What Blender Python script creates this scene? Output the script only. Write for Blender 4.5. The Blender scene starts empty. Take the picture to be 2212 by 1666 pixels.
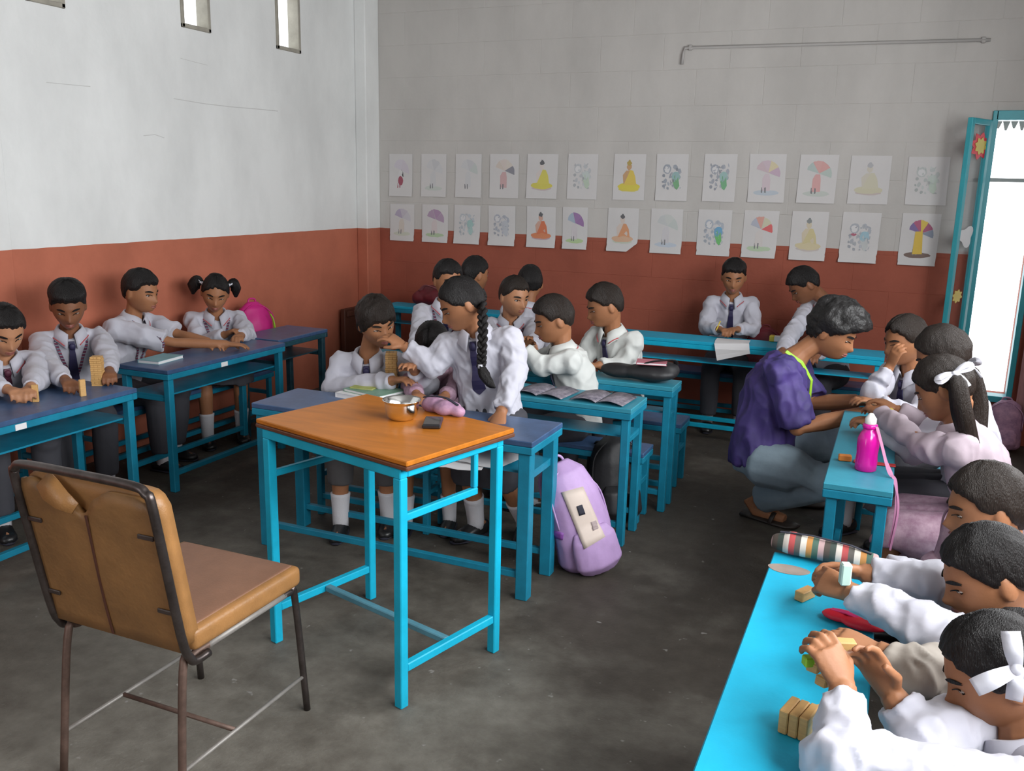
import bpy, bmesh, math, random
import numpy as np
from mathutils import Vector, Matrix
from mathutils.bvhtree import BVHTree

SC = bpy.context.scene
COL = SC.collection
random.seed(7)

# ------------------------------------------------------------------ camera, light, exposure
HC = 1.60
FPX = 1930.0
CR = np.array([[0.9174642945457271, 0.3971968704093241, 0.022224184366358167],
               [-0.1073043113997424, 0.19328851445330691, 0.9752565482658707],
               [-0.3830731692362941, 0.897147811855701, -0.21995624722610005]])
cam_data = bpy.data.cameras.new('camera')
cam_data.sensor_fit = 'HORIZONTAL'
cam_data.sensor_width = 36.0
cam_data.lens = FPX / 2212 * 36.0
cam_data.clip_start = 0.05
cam = bpy.data.objects.new('camera', cam_data)
COL.objects.link(cam)
mw = Matrix.Identity(4)
for i in range(3):
    mw[i][0], mw[i][1], mw[i][2] = CR[0][i], CR[1][i], -CR[2][i]
mw[2][3] = HC
cam.matrix_world = mw
SC.camera = cam

SC.view_settings.view_transform = 'Standard'
SC.view_settings.look = 'None'
SC.view_settings.gamma = 1.0
SC.view_settings.use_curve_mapping = False
SC.view_settings.exposure = 0.0

world = bpy.data.worlds.new('overcast_sky')
SC.world = world
world.use_nodes = True
wb = world.node_tree.nodes['Background']
wb.inputs[0].default_value = (0.93, 0.97, 1.0, 1)
wb.inputs[1].default_value = 3.0


def area(name, loc, rot, sx, sy, power, col=(1, 1, 1)):
    l = bpy.data.lights.new(name, 'AREA')
    l.shape = 'RECTANGLE'
    l.size, l.size_y = sx, sy
    l.energy = power
    l.color = col
    o = bpy.data.objects.new(name, l)
    o.location = loc
    o.rotation_euler = rot
    COL.objects.link(o)
    return o


RWX = 1.15          # inner face of the right wall
# daylight entering by the two openings of the right wall and the doorway behind the camera
area('daylight_window_near', (RWX + 0.06, 1.15, 1.98), (0, math.radians(90), 0), 1.1, 2.1, 116, (0.97, 0.99, 1.0))
area('daylight_window_far', (RWX + 0.06, 3.45, 1.98), (0, math.radians(90), 0), 1.1, 1.9, 78, (0.98, 0.99, 1.0))
area('daylight_back_door', (-2.6, -1.95, 1.3), (math.radians(90), 0, 0), 1.0, 2.0, 6, (0.97, 0.99, 1.0))


# ------------------------------------------------------------------ surveying: photo pixel + a known plane -> point in the room
def _ray(x, y):
    return CR.T @ np.array([(x - 1106) / FPX, -(y - 833) / FPX, 1.0])


E0 = np.array([0, 0, HC])


def on_x(x, y, X):
    d = _ray(x, y); return E0 + d * (X / d[0])


def on_y(x, y, Y):
    d = _ray(x, y); return E0 + d * (Y / d[1])


def on_z(x, y, Z):
    d = _ray(x, y); return E0 + d * ((Z - HC) / d[2])


def at_d(x, y, D):
    return E0 + _ray(x, y) * D


# ------------------------------------------------------------------ materials
MATS = {}


def mat(name, col, rough=0.6, metal=0.0, spec=0.5, var=0.0, vscale=8.0, bump=0.0, bscale=60.0, stretch=None, sheen=0.0, col2=None, coat=0.0):
    if name in MATS:
        return MATS[name]
    m = bpy.data.materials.new(name)
    m.use_nodes = True
    nt = m.node_tree
    b = nt.nodes['Principled BSDF']
    b.inputs['Base Color'].default_value = (*col, 1)
    b.inputs['Roughness'].default_value = rough
    b.inputs['Metallic'].default_value = metal
    b.inputs['Specular IOR Level'].default_value = spec
    if sheen:
        b.inputs['Sheen Weight'].default_value = sheen
    if coat:
        b.inputs['Coat Weight'].default_value = coat
        b.inputs['Coat Roughness'].default_value = 0.15
    tc = nt.nodes.new('ShaderNodeTexCoord')
    src = tc.outputs['Object']
    if stretch:
        mp = nt.nodes.new('ShaderNodeMapping')
        mp.inputs['Scale'].default_value = stretch
        nt.links.new(src, mp.inputs[0])
        src = mp.outputs[0]
    if var > 0 or col2:
        n = nt.nodes.new('ShaderNodeTexNoise')
        n.inputs['Scale'].default_value = vscale
        n.inputs['Detail'].default_value = 5
        n.inputs['Roughness'].default_value = 0.65
        nt.links.new(src, n.inputs['Vector'])
        r = nt.nodes.new('ShaderNodeValToRGB')
        r.color_ramp.elements[0].position = 0.3
        r.color_ramp.elements[1].position = 0.7
        c2 = col2 or tuple(c * (1 - var) for c in col)
        r.color_ramp.elements[0].color = (*c2, 1)
        r.color_ramp.elements[1].color = (*[min(1, c * (1 + var * 0.4)) for c in col], 1)
        nt.links.new(n.outputs['Fac'], r.inputs[0])
        nt.links.new(r.outputs[0], b.inputs['Base Color'])
    if bump > 0:
        n2 = nt.nodes.new('ShaderNodeTexNoise')
        n2.inputs['Scale'].default_value = bscale
        n2.inputs['Detail'].default_value = 3
        nt.links.new(src, n2.inputs['Vector'])
        bp = nt.nodes.new('ShaderNodeBump')
        bp.inputs['Strength'].default_value = bump
        bp.inputs['Distance'].default_value = 0.01
        nt.links.new(n2.outputs['Fac'], bp.inputs['Height'])
        nt.links.new(bp.outputs[0], b.inputs['Normal'])
    MATS[name] = m
    return m


def wall_mat(name, white, dado, zline=1.222, wob=0.004):
    """Painted plaster: terracotta below the dado line, whitewash above it (a paint boundary at a height in the room)."""
    m = bpy.data.materials.new(name)
    m.use_nodes = True
    nt = m.node_tree
    N, L = nt.nodes, nt.links
    b = N['Principled BSDF']
    b.inputs['Roughness'].default_value = 0.75
    b.inputs['Specular IOR Level'].default_value = 0.25
    g = N.new('ShaderNodeNewGeometry')
    sep = N.new('ShaderNodeSeparateXYZ')
    L.new(g.outputs['Position'], sep.inputs[0])
    n0 = N.new('ShaderNodeTexNoise'); n0.inputs['Scale'].default_value = 6.0
    L.new(g.outputs['Position'], n0.inputs['Vector'])
    ma = N.new('ShaderNodeMath'); ma.operation = 'MULTIPLY_ADD'
    ma.inputs[1].default_value = wob * 2; ma.inputs[2].default_value = zline - wob
    L.new(n0.outputs['Fac'], ma.inputs[0])
    gt = N.new('ShaderNodeMath'); gt.operation = 'GREATER_THAN'
    L.new(sep.outputs['Z'], gt.inputs[0]); L.new(ma.outputs[0], gt.inputs[1])

    def stain(col, dark, sc, lo, hi, stz=1.0):
        mp = N.new('ShaderNodeMapping'); mp.inputs['Scale'].default_value = (1, 1, stz)
        L.new(g.outputs['Position'], mp.inputs[0])
        n = N.new('ShaderNodeTexNoise'); n.inputs['Scale'].default_value = sc; n.inputs['Detail'].default_value = 6; n.inputs['Roughness'].default_value = 0.6
        L.new(mp.outputs[0], n.inputs['Vector'])
        r = N.new('ShaderNodeValToRGB')
        r.color_ramp.elements[0].position = lo; r.color_ramp.elements[0].color = (*dark, 1)
        r.color_ramp.elements[1].position = hi; r.color_ramp.elements[1].color = (*col, 1)
        L.new(n.outputs['Fac'], r.inputs[0])
        return r.outputs[0]
    w = stain(white, tuple(c * 0.86 for c in white), 2.2, 0.32, 0.62, 0.5)
    d = stain(dado, tuple(c * 0.82 for c in dado), 3.0, 0.3, 0.6)
    mx = N.new('ShaderNodeMix'); mx.data_type = 'RGBA'
    L.new(gt.outputs[0], mx.inputs[0]); L.new(d, mx.inputs[6]); L.new(w, mx.inputs[7])
    L.new(mx.outputs[2], b.inputs['Base Color'])
    n2 = N.new('ShaderNodeTexNoise'); n2.inputs['Scale'].default_value = 40; n2.inputs['Detail'].default_value = 4
    L.new(g.outputs['Position'], n2.inputs['Vector'])
    bp = N.new('ShaderNodeBump'); bp.inputs['Strength'].default_value = 0.15; bp.inputs['Distance'].default_value = 0.01
    L.new(n2.outputs['Fac'], bp.inputs['Height']); L.new(bp.outputs[0], b.inputs['Normal'])
    return m


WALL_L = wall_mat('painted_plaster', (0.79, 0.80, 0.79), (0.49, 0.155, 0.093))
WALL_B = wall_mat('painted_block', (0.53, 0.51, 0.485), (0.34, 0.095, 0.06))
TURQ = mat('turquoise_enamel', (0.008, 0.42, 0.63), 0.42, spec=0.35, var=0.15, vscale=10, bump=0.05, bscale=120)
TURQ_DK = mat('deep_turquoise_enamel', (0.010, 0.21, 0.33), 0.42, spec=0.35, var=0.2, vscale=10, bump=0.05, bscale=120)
TEAL_TOP = mat('grey_teal_table_paint', (0.035, 0.25, 0.34), 0.45, spec=0.35, var=0.15, vscale=6)
TURQ_TOP = mat('turquoise_table_paint', (0.011, 0.39, 0.60), 0.5, spec=0.3, var=0.12, vscale=6, bump=0.08, bscale=90)
BLUE_TOP = mat('worn_blue_table_paint', (0.055, 0.11, 0.23), 0.35, var=0.35, vscale=7, bump=0.06, bscale=80)
TEAL = mat('teal_door_enamel', (0.03, 0.34, 0.40), 0.4, var=0.1)
WOODTOP = mat('varnished_orange_ply', (0.50, 0.165, 0.02), 0.32, spec=0.2, var=0.2, vscale=5, stretch=(1, 6, 1))
WOODEDGE = mat('dark_table_edge', (0.13, 0.045, 0.02), 0.5, var=0.3)
BLOCKW = mat('pale_jenga_wood', (0.62, 0.36, 0.13), 0.6, var=0.2, vscale=25, stretch=(1, 1, 6))
VINYL = mat('tan_vinyl', (0.34, 0.165, 0.055), 0.42, var=0.25, vscale=9, bump=0.12, bscale=200)
VINYL_SEAT = mat('brown_worn_vinyl', (0.25, 0.125, 0.075), 0.5, var=0.2, vscale=9, bump=0.1, bscale=200)
VINYL_BACK = mat('shabby_tan_backing', (0.27, 0.135, 0.045), 0.5, var=0.35, vscale=5, bump=0.2, bscale=40)
STEEL_DK = mat('worn_dark_tube', (0.12, 0.10, 0.095), 0.35, metal=0.85, var=0.4, vscale=20)
STEEL_RUST = mat('rusty_tube', (0.15, 0.095, 0.075), 0.5, metal=0.4, var=0.4, vscale=25)
STEEL_GREY = mat('pale_tube', (0.30, 0.28, 0.26), 0.5, metal=0.3, var=0.25, vscale=18)
STEEL = mat('polished_steel', (0.84, 0.84, 0.83), 0.16, metal=1.0)
SKIN = mat('skin_brown', (0.33, 0.145, 0.070), 0.52, spec=0.3, var=0.12, vscale=12, bump=0.05, bscale=150)
SKIN_D = mat('skin_deep_brown', (0.215, 0.088, 0.043), 0.52, spec=0.3, var=0.12, vscale=12, bump=0.05, bscale=150)
SKIN_L = mat('skin_light_brown', (0.42, 0.20, 0.105), 0.5, spec=0.3, var=0.12, vscale=12, bump=0.05, bscale=150)
LIP = mat('lip', (0.24, 0.075, 0.06), 0.4)
LIP_MAN = mat('lip_rose', (0.33, 0.11, 0.10), 0.4)
EYE = mat('eye_white', (0.36, 0.31, 0.28), 0.35)
IRIS = mat('iris_dark', (0.012, 0.008, 0.006), 0.15)
HAIR = mat('black_hair', (0.009, 0.0075, 0.0075), 0.46, spec=0.28, bump=0.6, bscale=90, stretch=(5, 5, 0.7))
HAIR_BR = mat('brown_black_hair', (0.018, 0.012, 0.009), 0.46, spec=0.3, bump=0.6, bscale=90, stretch=(5, 5, 0.7))
HAIR_MAN = mat('wavy_black_hair', (0.014, 0.013, 0.013), 0.5, spec=0.35, bump=0.8, bscale=45)
SHIRT = mat('white_school_shirt', (0.49, 0.485, 0.55), 0.75, var=0.06, vscale=6, bump=0.1, bscale=30, sheen=0.2)
SHIRT_G = mat('cream_white_shirt', (0.56, 0.575, 0.555), 0.75, var=0.06, vscale=6, bump=0.1, bscale=30, sheen=0.2)
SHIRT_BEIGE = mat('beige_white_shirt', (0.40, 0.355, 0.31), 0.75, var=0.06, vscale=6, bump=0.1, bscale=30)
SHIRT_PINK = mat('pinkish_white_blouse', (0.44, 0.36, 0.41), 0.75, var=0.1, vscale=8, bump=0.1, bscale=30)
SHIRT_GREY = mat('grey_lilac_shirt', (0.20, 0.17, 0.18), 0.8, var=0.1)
TIE = mat('navy_tie', (0.022, 0.018, 0.065), 0.6)
TIE_RED = mat('maroon_tie', (0.10, 0.02, 0.045), 0.6)
PIPING = mat('red_collar_piping', (0.45, 0.07, 0.08), 0.6)
PANTS = mat('charcoal_trousers', (0.045, 0.045, 0.055), 0.85, var=0.15, bump=0.1, bscale=40)
PANTS_G = mat('grey_brown_trousers', (0.085, 0.08, 0.082), 0.85, var=0.15, bump=0.1, bscale=40)
SOCK = mat('white_sock', (0.60, 0.59, 0.62), 0.85, bump=0.15, bscale=150)
SHOE = mat('black_leather', (0.012, 0.012, 0.013), 0.35)
SHOE_BR = mat('dark_sandal', (0.03, 0.022, 0.018), 0.5)
BOW = mat('white_ribbon', (0.60, 0.60, 0.66), 0.6, bump=0.15, bscale=30)
PURPLE_T = mat('purple_print_tshirt', (0.062, 0.035, 0.19), 0.7, col2=(0.022, 0.018, 0.085), vscale=7, bump=0.12, bscale=22)
JEANS = mat('grey_blue_jeans', (0.21, 0.28, 0.33), 0.8, var=0.25, vscale=6, bump=0.1, bscale=60)
LIME = mat('lime_green', (0.30, 0.55, 0.03), 0.5)
WHITE_P = mat('white_paper', (0.74, 0.73, 0.74), 0.8)
PAPER = mat('drawing_paper', (0.60, 0.585, 0.58), 0.85, var=0.04, vscale=4)
MAGENTA = mat('magenta_fabric', (0.55, 0.01, 0.20), 0.55, var=0.15, bump=0.1, bscale=25)
RED = mat('bright_red', (0.72, 0.012, 0.035), 0.5)
DKRED = mat('dark_red_nylon', (0.16, 0.012, 0.022), 0.6, var=0.3, bump=0.1, bscale=25)
BLACKBAG = mat('black_nylon', (0.016, 0.016, 0.018), 0.55, var=0.3, bump=0.15, bscale=30)
LAV = mat('lavender_nylon', (0.44, 0.29, 0.54), 0.6, var=0.14, vscale=9, bump=0.15, bscale=25)
LAV_D = mat('violet_strap', (0.20, 0.06, 0.30), 0.6)
CREAM = mat('cream_panel', (0.60, 0.50, 0.44), 0.6, var=0.08)
PINKBAG = mat('pink_lavender_print_bag', (0.52, 0.30, 0.42), 0.65, col2=(0.22, 0.12, 0.22), vscale=22, bump=0.15, bscale=30)
PINKPLAID = mat('pink_plaid_cloth', (0.48, 0.33, 0.40), 0.75, col2=(0.27, 0.14, 0.21), vscale=26, bump=0.1, bscale=40)
DARKNAVY = mat('dark_navy_cloth', (0.02, 0.02, 0.035), 0.75, var=0.2)
PHONE = mat('phone_black', (0.02, 0.02, 0.022), 0.18)
GREENBK = mat('green_book_cover', (0.20, 0.36, 0.26), 0.45, var=0.3, vscale=20)
YELLOWBK = mat('yellow_green_book_cover', (0.42, 0.46, 0.10), 0.5, var=0.25, vscale=20)
TEALBK = mat('pale_teal_cover', (0.18, 0.36, 0.40), 0.5, var=0.15)
PRINTED = mat('grey_printed_page', (0.30, 0.27, 0.31), 0.6, col2=(0.055, 0.05, 0.075), vscale=34)
PINKBK = mat('pink_book', (0.50, 0.14, 0.19), 0.5, var=0.2)
ORANGE = mat('orange_plastic', (0.60, 0.20, 0.03), 0.5)
REDRULER = mat('red_ruler_plastic', (0.42, 0.03, 0.03), 0.4)
YEL = mat('yellow', (0.65, 0.50, 0.06), 0.5)
MINT = mat('mint_eraser', (0.45, 0.62, 0.55), 0.5)
BROWNPANEL = mat('dark_brown_panel', (0.085, 0.028, 0.016), 0.6, var=0.25, stretch=(4, 4, 1))
CURTAIN = mat('dusty_pink_curtain', (0.44, 0.24, 0.24), 0.8, var=0.1, bump=0.1)
CORK = mat('bare_wood_patch', (0.26, 0.21, 0.18), 0.7, var=0.25, vscale=15)
GREY_PIPE = mat('grey_pipe_paint', (0.40, 0.385, 0.37), 0.6)
FRAMEST = mat('raw_cement', (0.34, 0.32, 0.27), 0.85, var=0.25, bump=0.2, bscale=30)


def floor_mat():
    m = bpy.data.materials.new('shaded_worn_concrete')
    m.use_nodes = True
    nt = m.node_tree; N, L = nt.nodes, nt.links
    b = N['Principled BSDF']
    g = N.new('ShaderNodeNewGeometry')

    def noise(sc, det=6):
        n = N.new('ShaderNodeTexNoise'); n.inputs['Scale'].default_value = sc; n.inputs['Detail'].default_value = det
        n.inputs['Roughness'].default_value = 0.62
        L.new(g.outputs['Position'], n.inputs['Vector']); return n
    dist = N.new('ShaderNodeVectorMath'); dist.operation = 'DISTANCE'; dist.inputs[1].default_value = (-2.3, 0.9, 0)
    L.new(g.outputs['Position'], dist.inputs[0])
    floor_shade = N.new('ShaderNodeMapRange'); floor_shade.inputs['From Min'].default_value = 0.6; floor_shade.inputs['From Max'].default_value = 2.9  # painted shade: floor colour darkens away from front left, toward desks and children
    floor_shade.inputs['To Min'].default_value = 0.20; floor_shade.inputs['To Max'].default_value = -0.16
    L.new(dist.outputs['Value'], floor_shade.inputs['Value'])
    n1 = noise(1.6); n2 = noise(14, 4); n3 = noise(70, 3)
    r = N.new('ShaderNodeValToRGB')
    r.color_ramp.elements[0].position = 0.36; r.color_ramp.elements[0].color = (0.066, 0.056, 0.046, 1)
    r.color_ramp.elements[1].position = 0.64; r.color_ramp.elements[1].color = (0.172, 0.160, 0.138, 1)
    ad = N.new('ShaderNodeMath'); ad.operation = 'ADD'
    L.new(n1.outputs['Fac'], ad.inputs[0]); L.new(floor_shade.outputs[0], ad.inputs[1])
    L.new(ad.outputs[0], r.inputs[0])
    r2 = N.new('ShaderNodeValToRGB')
    r2.color_ramp.elements[0].position = 0.35; r2.color_ramp.elements[0].color = (0.80, 0.78, 0.75, 1)
    r2.color_ramp.elements[1].position = 0.68; r2.color_ramp.elements[1].color = (1.12, 1.12, 1.1, 1)
    L.new(n2.outputs['Fac'], r2.inputs[0])
    mx = N.new('ShaderNodeMix'); mx.data_type = 'RGBA'; mx.blend_type = 'MULTIPLY'; mx.inputs[0].default_value = 1
    L.new(r.outputs[0], mx.inputs[6]); L.new(r2.outputs[0], mx.inputs[7])
    r3 = N.new('ShaderNodeValToRGB')   # pale chips
    r3.color_ramp.elements[0].position = 0.70; r3.color_ramp.elements[0].color = (0, 0, 0, 1)
    r3.color_ramp.elements[1].position = 0.76; r3.color_ramp.elements[1].color = (1, 1, 1, 1)
    n4 = noise(22, 2); L.new(n4.outputs['Fac'], r3.inputs[0])
    mx2 = N.new('ShaderNodeMix'); mx2.data_type = 'RGBA'; mx2.inputs[7].default_value = (0.26, 0.25, 0.23, 1)
    L.new(r3.outputs[0], mx2.inputs[0]); L.new(mx.outputs[2], mx2.inputs[6])
    L.new(mx2.outputs[2], b.inputs['Base Color'])
    b.inputs['Roughness'].default_value = 0.62
    b.inputs['Specular IOR Level'].default_value = 0.35
    bp = N.new('ShaderNodeBump'); bp.inputs['Strength'].default_value = 0.25; bp.inputs['Distance'].default_value = 0.01
    L.new(n3.outputs['Fac'], bp.inputs['Height']); L.new(bp.outputs[0], b.inputs['Normal'])
    return m


def glass_mat(name, tint, gloss=0.08, alpha=1.0):
    m = bpy.data.materials.new(name)
    m.use_nodes = True
    nt = m.node_tree; N, L = nt.nodes, nt.links
    N.remove(N['Principled BSDF'])
    t = N.new('ShaderNodeBsdfTransparent'); t.inputs[0].default_value = (*tint, 1)
    gl = N.new('ShaderNodeBsdfGlossy'); gl.inputs[0].default_value = (1, 1, 1, 1); gl.inputs['Roughness'].default_value = 0.05
    mx = N.new('ShaderNodeMixShader'); mx.inputs[0].default_value = gloss
    L.new(t.outputs[0], mx.inputs[1]); L.new(gl.outputs[0], mx.inputs[2])
    L.new(mx.outputs[0], N['Material Output'].inputs[0])
    return m


PANE = glass_mat('window_glass', (0.93, 0.94, 0.95), 0.05)
BOTTLE = mat('magenta_plastic', (0.85, 0.01, 0.42), 0.18, spec=0.6)
BOTTLE.node_tree.nodes['Principled BSDF'].inputs['Transmission Weight'].default_value = 0.35
CAPW = mat('white_cap', (0.75, 0.74, 0.72), 0.35)


def stripes_mat(name, cols, scale, axis='X', rough=0.7):
    m = bpy.data.materials.new(name)
    m.use_nodes = True
    nt = m.node_tree; N, L = nt.nodes, nt.links
    b = N['Principled BSDF']; b.inputs['Roughness'].default_value = rough
    tc = N.new('ShaderNodeTexCoord'); sp = N.new('ShaderNodeSeparateXYZ'); L.new(tc.outputs['Object'], sp.inputs[0])
    mu = N.new('ShaderNodeMath'); mu.operation = 'MULTIPLY'; mu.inputs[1].default_value = scale
    L.new(sp.outputs[axis], mu.inputs[0])
    fr = N.new('ShaderNodeMath'); fr.operation = 'FRACT'; L.new(mu.outputs[0], fr.inputs[0])
    r = N.new('ShaderNodeValToRGB'); r.color_ramp.interpolation = 'CONSTANT'
    cr = r.color_ramp
    while len(cr.elements) < len(cols):
        cr.elements.new(0.5)
    for i, c in enumerate(cols):
        cr.elements[i].position = i / len(cols); cr.elements[i].color = (*c, 1)
    L.new(fr.outputs[0], r.inputs[0]); L.new(r.outputs[0], b.inputs['Base Color'])
    return m


PLAID = stripes_mat('multicolour_woven_stripe', [(0.05, 0.07, 0.06), (0.55, 0.50, 0.45), (0.40, 0.06, 0.06), (0.10, 0.09, 0.08), (0.62, 0.58, 0.52), (0.48, 0.22, 0.06), (0.06, 0.12, 0.09), (0.45, 0.30, 0.30), (0.08, 0.06, 0.05)], 7.5)
LANY = stripes_mat('red_navy_lanyard', [(0.03, 0.03, 0.09), (0.28, 0.03, 0.05), (0.03, 0.03, 0.09), (0.35, 0.30, 0.32)], 60, 'Z')
LANY_TXT = stripes_mat('navy_lanyard_white_marks', [(0.02, 0.025, 0.09), (0.40, 0.42, 0.55), (0.02, 0.025, 0.09), (0.30, 0.32, 0.45), (0.02, 0.025, 0.09), (0.02, 0.025, 0.09)], 55, 'Y')


# ------------------------------------------------------------------ mesh helpers
def thing(name, label, cat, loc, group=None):
    o = bpy.data.objects.new(name, None)
    o.empty_display_size = 0.1
    COL.objects.link(o)
    o.location = tuple(loc)
    o['label'] = label; o['category'] = cat
    if group:
        o['group'] = group
    return o


def tag(o, label, cat, group=None):
    o['label'] = label; o['category'] = cat
    if group:
        o['group'] = group
    return o


class MB:
    def __init__(self):
        self.v, self.f, self.m = [], [], []
        self.n = 0

    def add(self, vf, mi=0):
        v, f = vf
        v = np.asarray(v, float)
        self.v.append(v)
        for q in f:
            self.f.append(tuple(int(i) + self.n for i in q))
            self.m.append(mi)
        self.n += len(v)
        return self


def link_mesh(name, me, mats, parent=None, loc=None, smooth=True):
    for mm in (mats if isinstance(mats, (list, tuple)) else [mats]):
        me.materials.append(mm)
    if smooth:
        me.polygons.foreach_set('use_smooth', [True] * len(me.polygons))
    o = bpy.data.objects.new(name, me)
    COL.objects.link(o)
    if parent is not None:
        o.parent = parent
    elif loc is not None:
        o.location = tuple(loc)
    return o


def build(name, mb, mats, parent=None, base=None, smooth=False):
    """Links ONE mesh object. World vertices become local to the parent root (or to base)."""
    if not isinstance(mb, MB):
        mb = MB().add(mb)
    v = np.vstack(mb.v)
    off = np.zeros(3)
    if parent is not None:
        p = parent
        while p is not None:
            off = off + np.array(p.location); p = p.parent
    elif base is not None:
        off = np.array(base, float)
    me = bpy.data.meshes.new(name)
    me.from_pydata((v - off).tolist(), [], mb.f)
    o = link_mesh(name, me, mats, parent, base, smooth)
    if any(mb.m):
        me.polygons.foreach_set('material_index', mb.m)
    me.update()
    return o


def box(c, s, bev=0.0, R=None):
    c = np.array(c, float); s = np.array(s, float) / 2
    if bev <= 0:
        v = np.array([[x, y, z] for x in (-1, 1) for y in (-1, 1) for z in (-1, 1)], float) * s
        f = [(0, 1, 3, 2), (4, 6, 7, 5), (0, 4, 5, 1), (2, 3, 7, 6), (0, 2, 6, 4), (1, 5, 7, 3)]
    else:
        b = min(bev, s.min() * 0.9)
        v, f, idx = [], [], {}
        for x in (-1, 1):
            for y in (-1, 1):
                for z in (-1, 1):
                    sg = np.array([x, y, z])
                    for a in range(3):
                        p = sg * (s - b); p[a] = sg[a] * s[a]
                        idx[(x, y, z, a)] = len(v); v.append(p)
        v = np.array(v)
        def q(*k):
            pts = [idx[i] for i in k]
            n = np.cross(v[pts[1]] - v[pts[0]], v[pts[2]] - v[pts[0]])
            cen = v[pts].mean(0)
            f.append(tuple(pts if n @ cen > 0 else pts[::-1]))
        for a in range(3):
            b1, b2 = [i for i in range(3) if i != a]
            for sg in (-1, 1):
                k = []
                for u, w in ((-1, -1), (1, -1), (1, 1), (-1, 1)):
                    t = [0, 0, 0]; t[a] = sg; t[b1] = u; t[b2] = w
                    k.append((*t, a))
                q(*k)
            for u in (-1, 1):
                for w in (-1, 1):
                    t0 = [0, 0, 0]; t0[b1] = u; t0[b2] = w
                    t1 = list(t0); t0[a] = -1; t1[a] = 1
                    q((*t0, b1), (*t1, b1), (*t1, b2), (*t0, b2))
        for x in (-1, 1):
            for y in (-1, 1):
                for z in (-1, 1):
                    q((x, y, z, 0), (x, y, z, 1), (x, y, z, 2))
    if R is not None:
        v = v @ np.array(R).T
    return v + c, f


def span(lo, hi, bev=0.0):
    lo = np.array(lo, float); hi = np.array(hi, float)
    return box((lo + hi) / 2, hi - lo, bev)


def rotz(deg):
    a = math.radians(deg); c, s = math.cos(a), math.sin(a)
    return np.array([[c, -s, 0], [s, c, 0], [0, 0, 1.0]])


def nrm(v):
    v = np.asarray(v, float); n = np.linalg.norm(v)
    return v / n if n > 1e-9 else v


def tube(pts, rad, n=12, ref=None, cap=True):
    """Closed loft along pts. rad: scalar, list of scalars or list of (rx, ry); ref: direction of rx."""
    pts = np.array(pts, float)
    k = len(pts)
    if np.isscalar(rad):
        rad = [rad] * k
    rad = np.array([(r, r) if np.isscalar(r) else r for r in rad], float)
    tan = np.zeros_like(pts)
    tan[1:-1] = pts[2:] - pts[:-2] if k > 2 else 0
    tan[0] = pts[1] - pts[0]; tan[-1] = pts[-1] - pts[-2]
    if ref is None:
        t0 = nrm(tan[0])
        ref = np.cross(t0, [0.31, 0.2, 0.93]) if abs(t0[2]) < 0.9 else np.cross(t0, [0, 1, 0.1])
    a = np.array(ref, float)
    an = np.arange(n) * 2 * math.pi / n
    v = []
    for i in range(k):
        t = nrm(tan[i])
        a = nrm(a - t * (a @ t)); b = np.cross(t, a)
        v.append(pts[i] + np.outer(np.cos(an) * rad[i, 0], a) + np.outer(np.sin(an) * rad[i, 1], b))
    v = np.vstack(v)
    f = []
    for i in range(k - 1):
        for j in range(n):
            j2 = (j + 1) % n
            f.append((i * n + j, i * n + j2, (i + 1) * n + j2, (i + 1) * n + j))
    if cap:
        f.append(tuple(range(n - 1, -1, -1)))
        f.append(tuple(range((k - 1) * n, k * n)))
    return v, f


def smooth_path(pts, sub=5):
    pts = np.array(pts, float)
    P = np.vstack([2 * pts[0] - pts[1], pts, 2 * pts[-1] - pts[-2]])
    out = []
    for i in range(1, len(P) - 2):
        for t in np.linspace(0, 1, sub, endpoint=False):
            p0, p1, p2, p3 = P[i - 1], P[i], P[i + 1], P[i + 2]
            out.append(0.5 * (2 * p1 + (p2 - p0) * t + (2 * p0 - 5 * p1 + 4 * p2 - p3) * t * t + (3 * p1 - p0 - 3 * p2 + p3) * t ** 3))
    out.append(pts[-1])
    return np.array(out)


def ball(c, r, n=14, m=9, R=None):
    r = np.array([r] * 3 if np.isscalar(r) else r, float)
    v = [(0, 0, -1)]
    for i in range(1, m):
        th = -math.pi / 2 + math.pi * i / m
        for j in range(n):
            ph = 2 * math.pi * j / n
            v.append((math.cos(th) * math.cos(ph), math.cos(th) * math.sin(ph), math.sin(th)))
    v.append((0, 0, 1))
    v = np.array(v) * r
    f = []
    for j in range(n):
        f.append((0, 1 + (j + 1) % n, 1 + j))
        b = 1 + (m - 2) * n
        f.append((len(v) - 1, b + j, b + (j + 1) % n))
        for i in range(m - 2):
            a = 1 + i * n
            f.append((a + j, a + (j + 1) % n, a + n + (j + 1) % n, a + n + j))
    if R is not None:
        v = v @ np.array(R).T
    return v + np.array(c, float), f


def lathe(c, prof, n=24):
    v, f = [], []
    for r, z in prof:
        for j in range(n):
            a = 2 * math.pi * j / n
            v.append((c[0] + r * math.cos(a), c[1] + r * math.sin(a), c[2] + z))
    k = len(prof)
    for i in range(k - 1):
        for j in range(n):
            j2 = (j + 1) % n
            f.append((i * n + j, i * n + j2, (i + 1) * n + j2, (i + 1) * n + j))
    f.append(tuple(range(n - 1, -1, -1)))
    f.append(tuple(range((k - 1) * n, k * n)))
    return np.array(v), f


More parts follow.
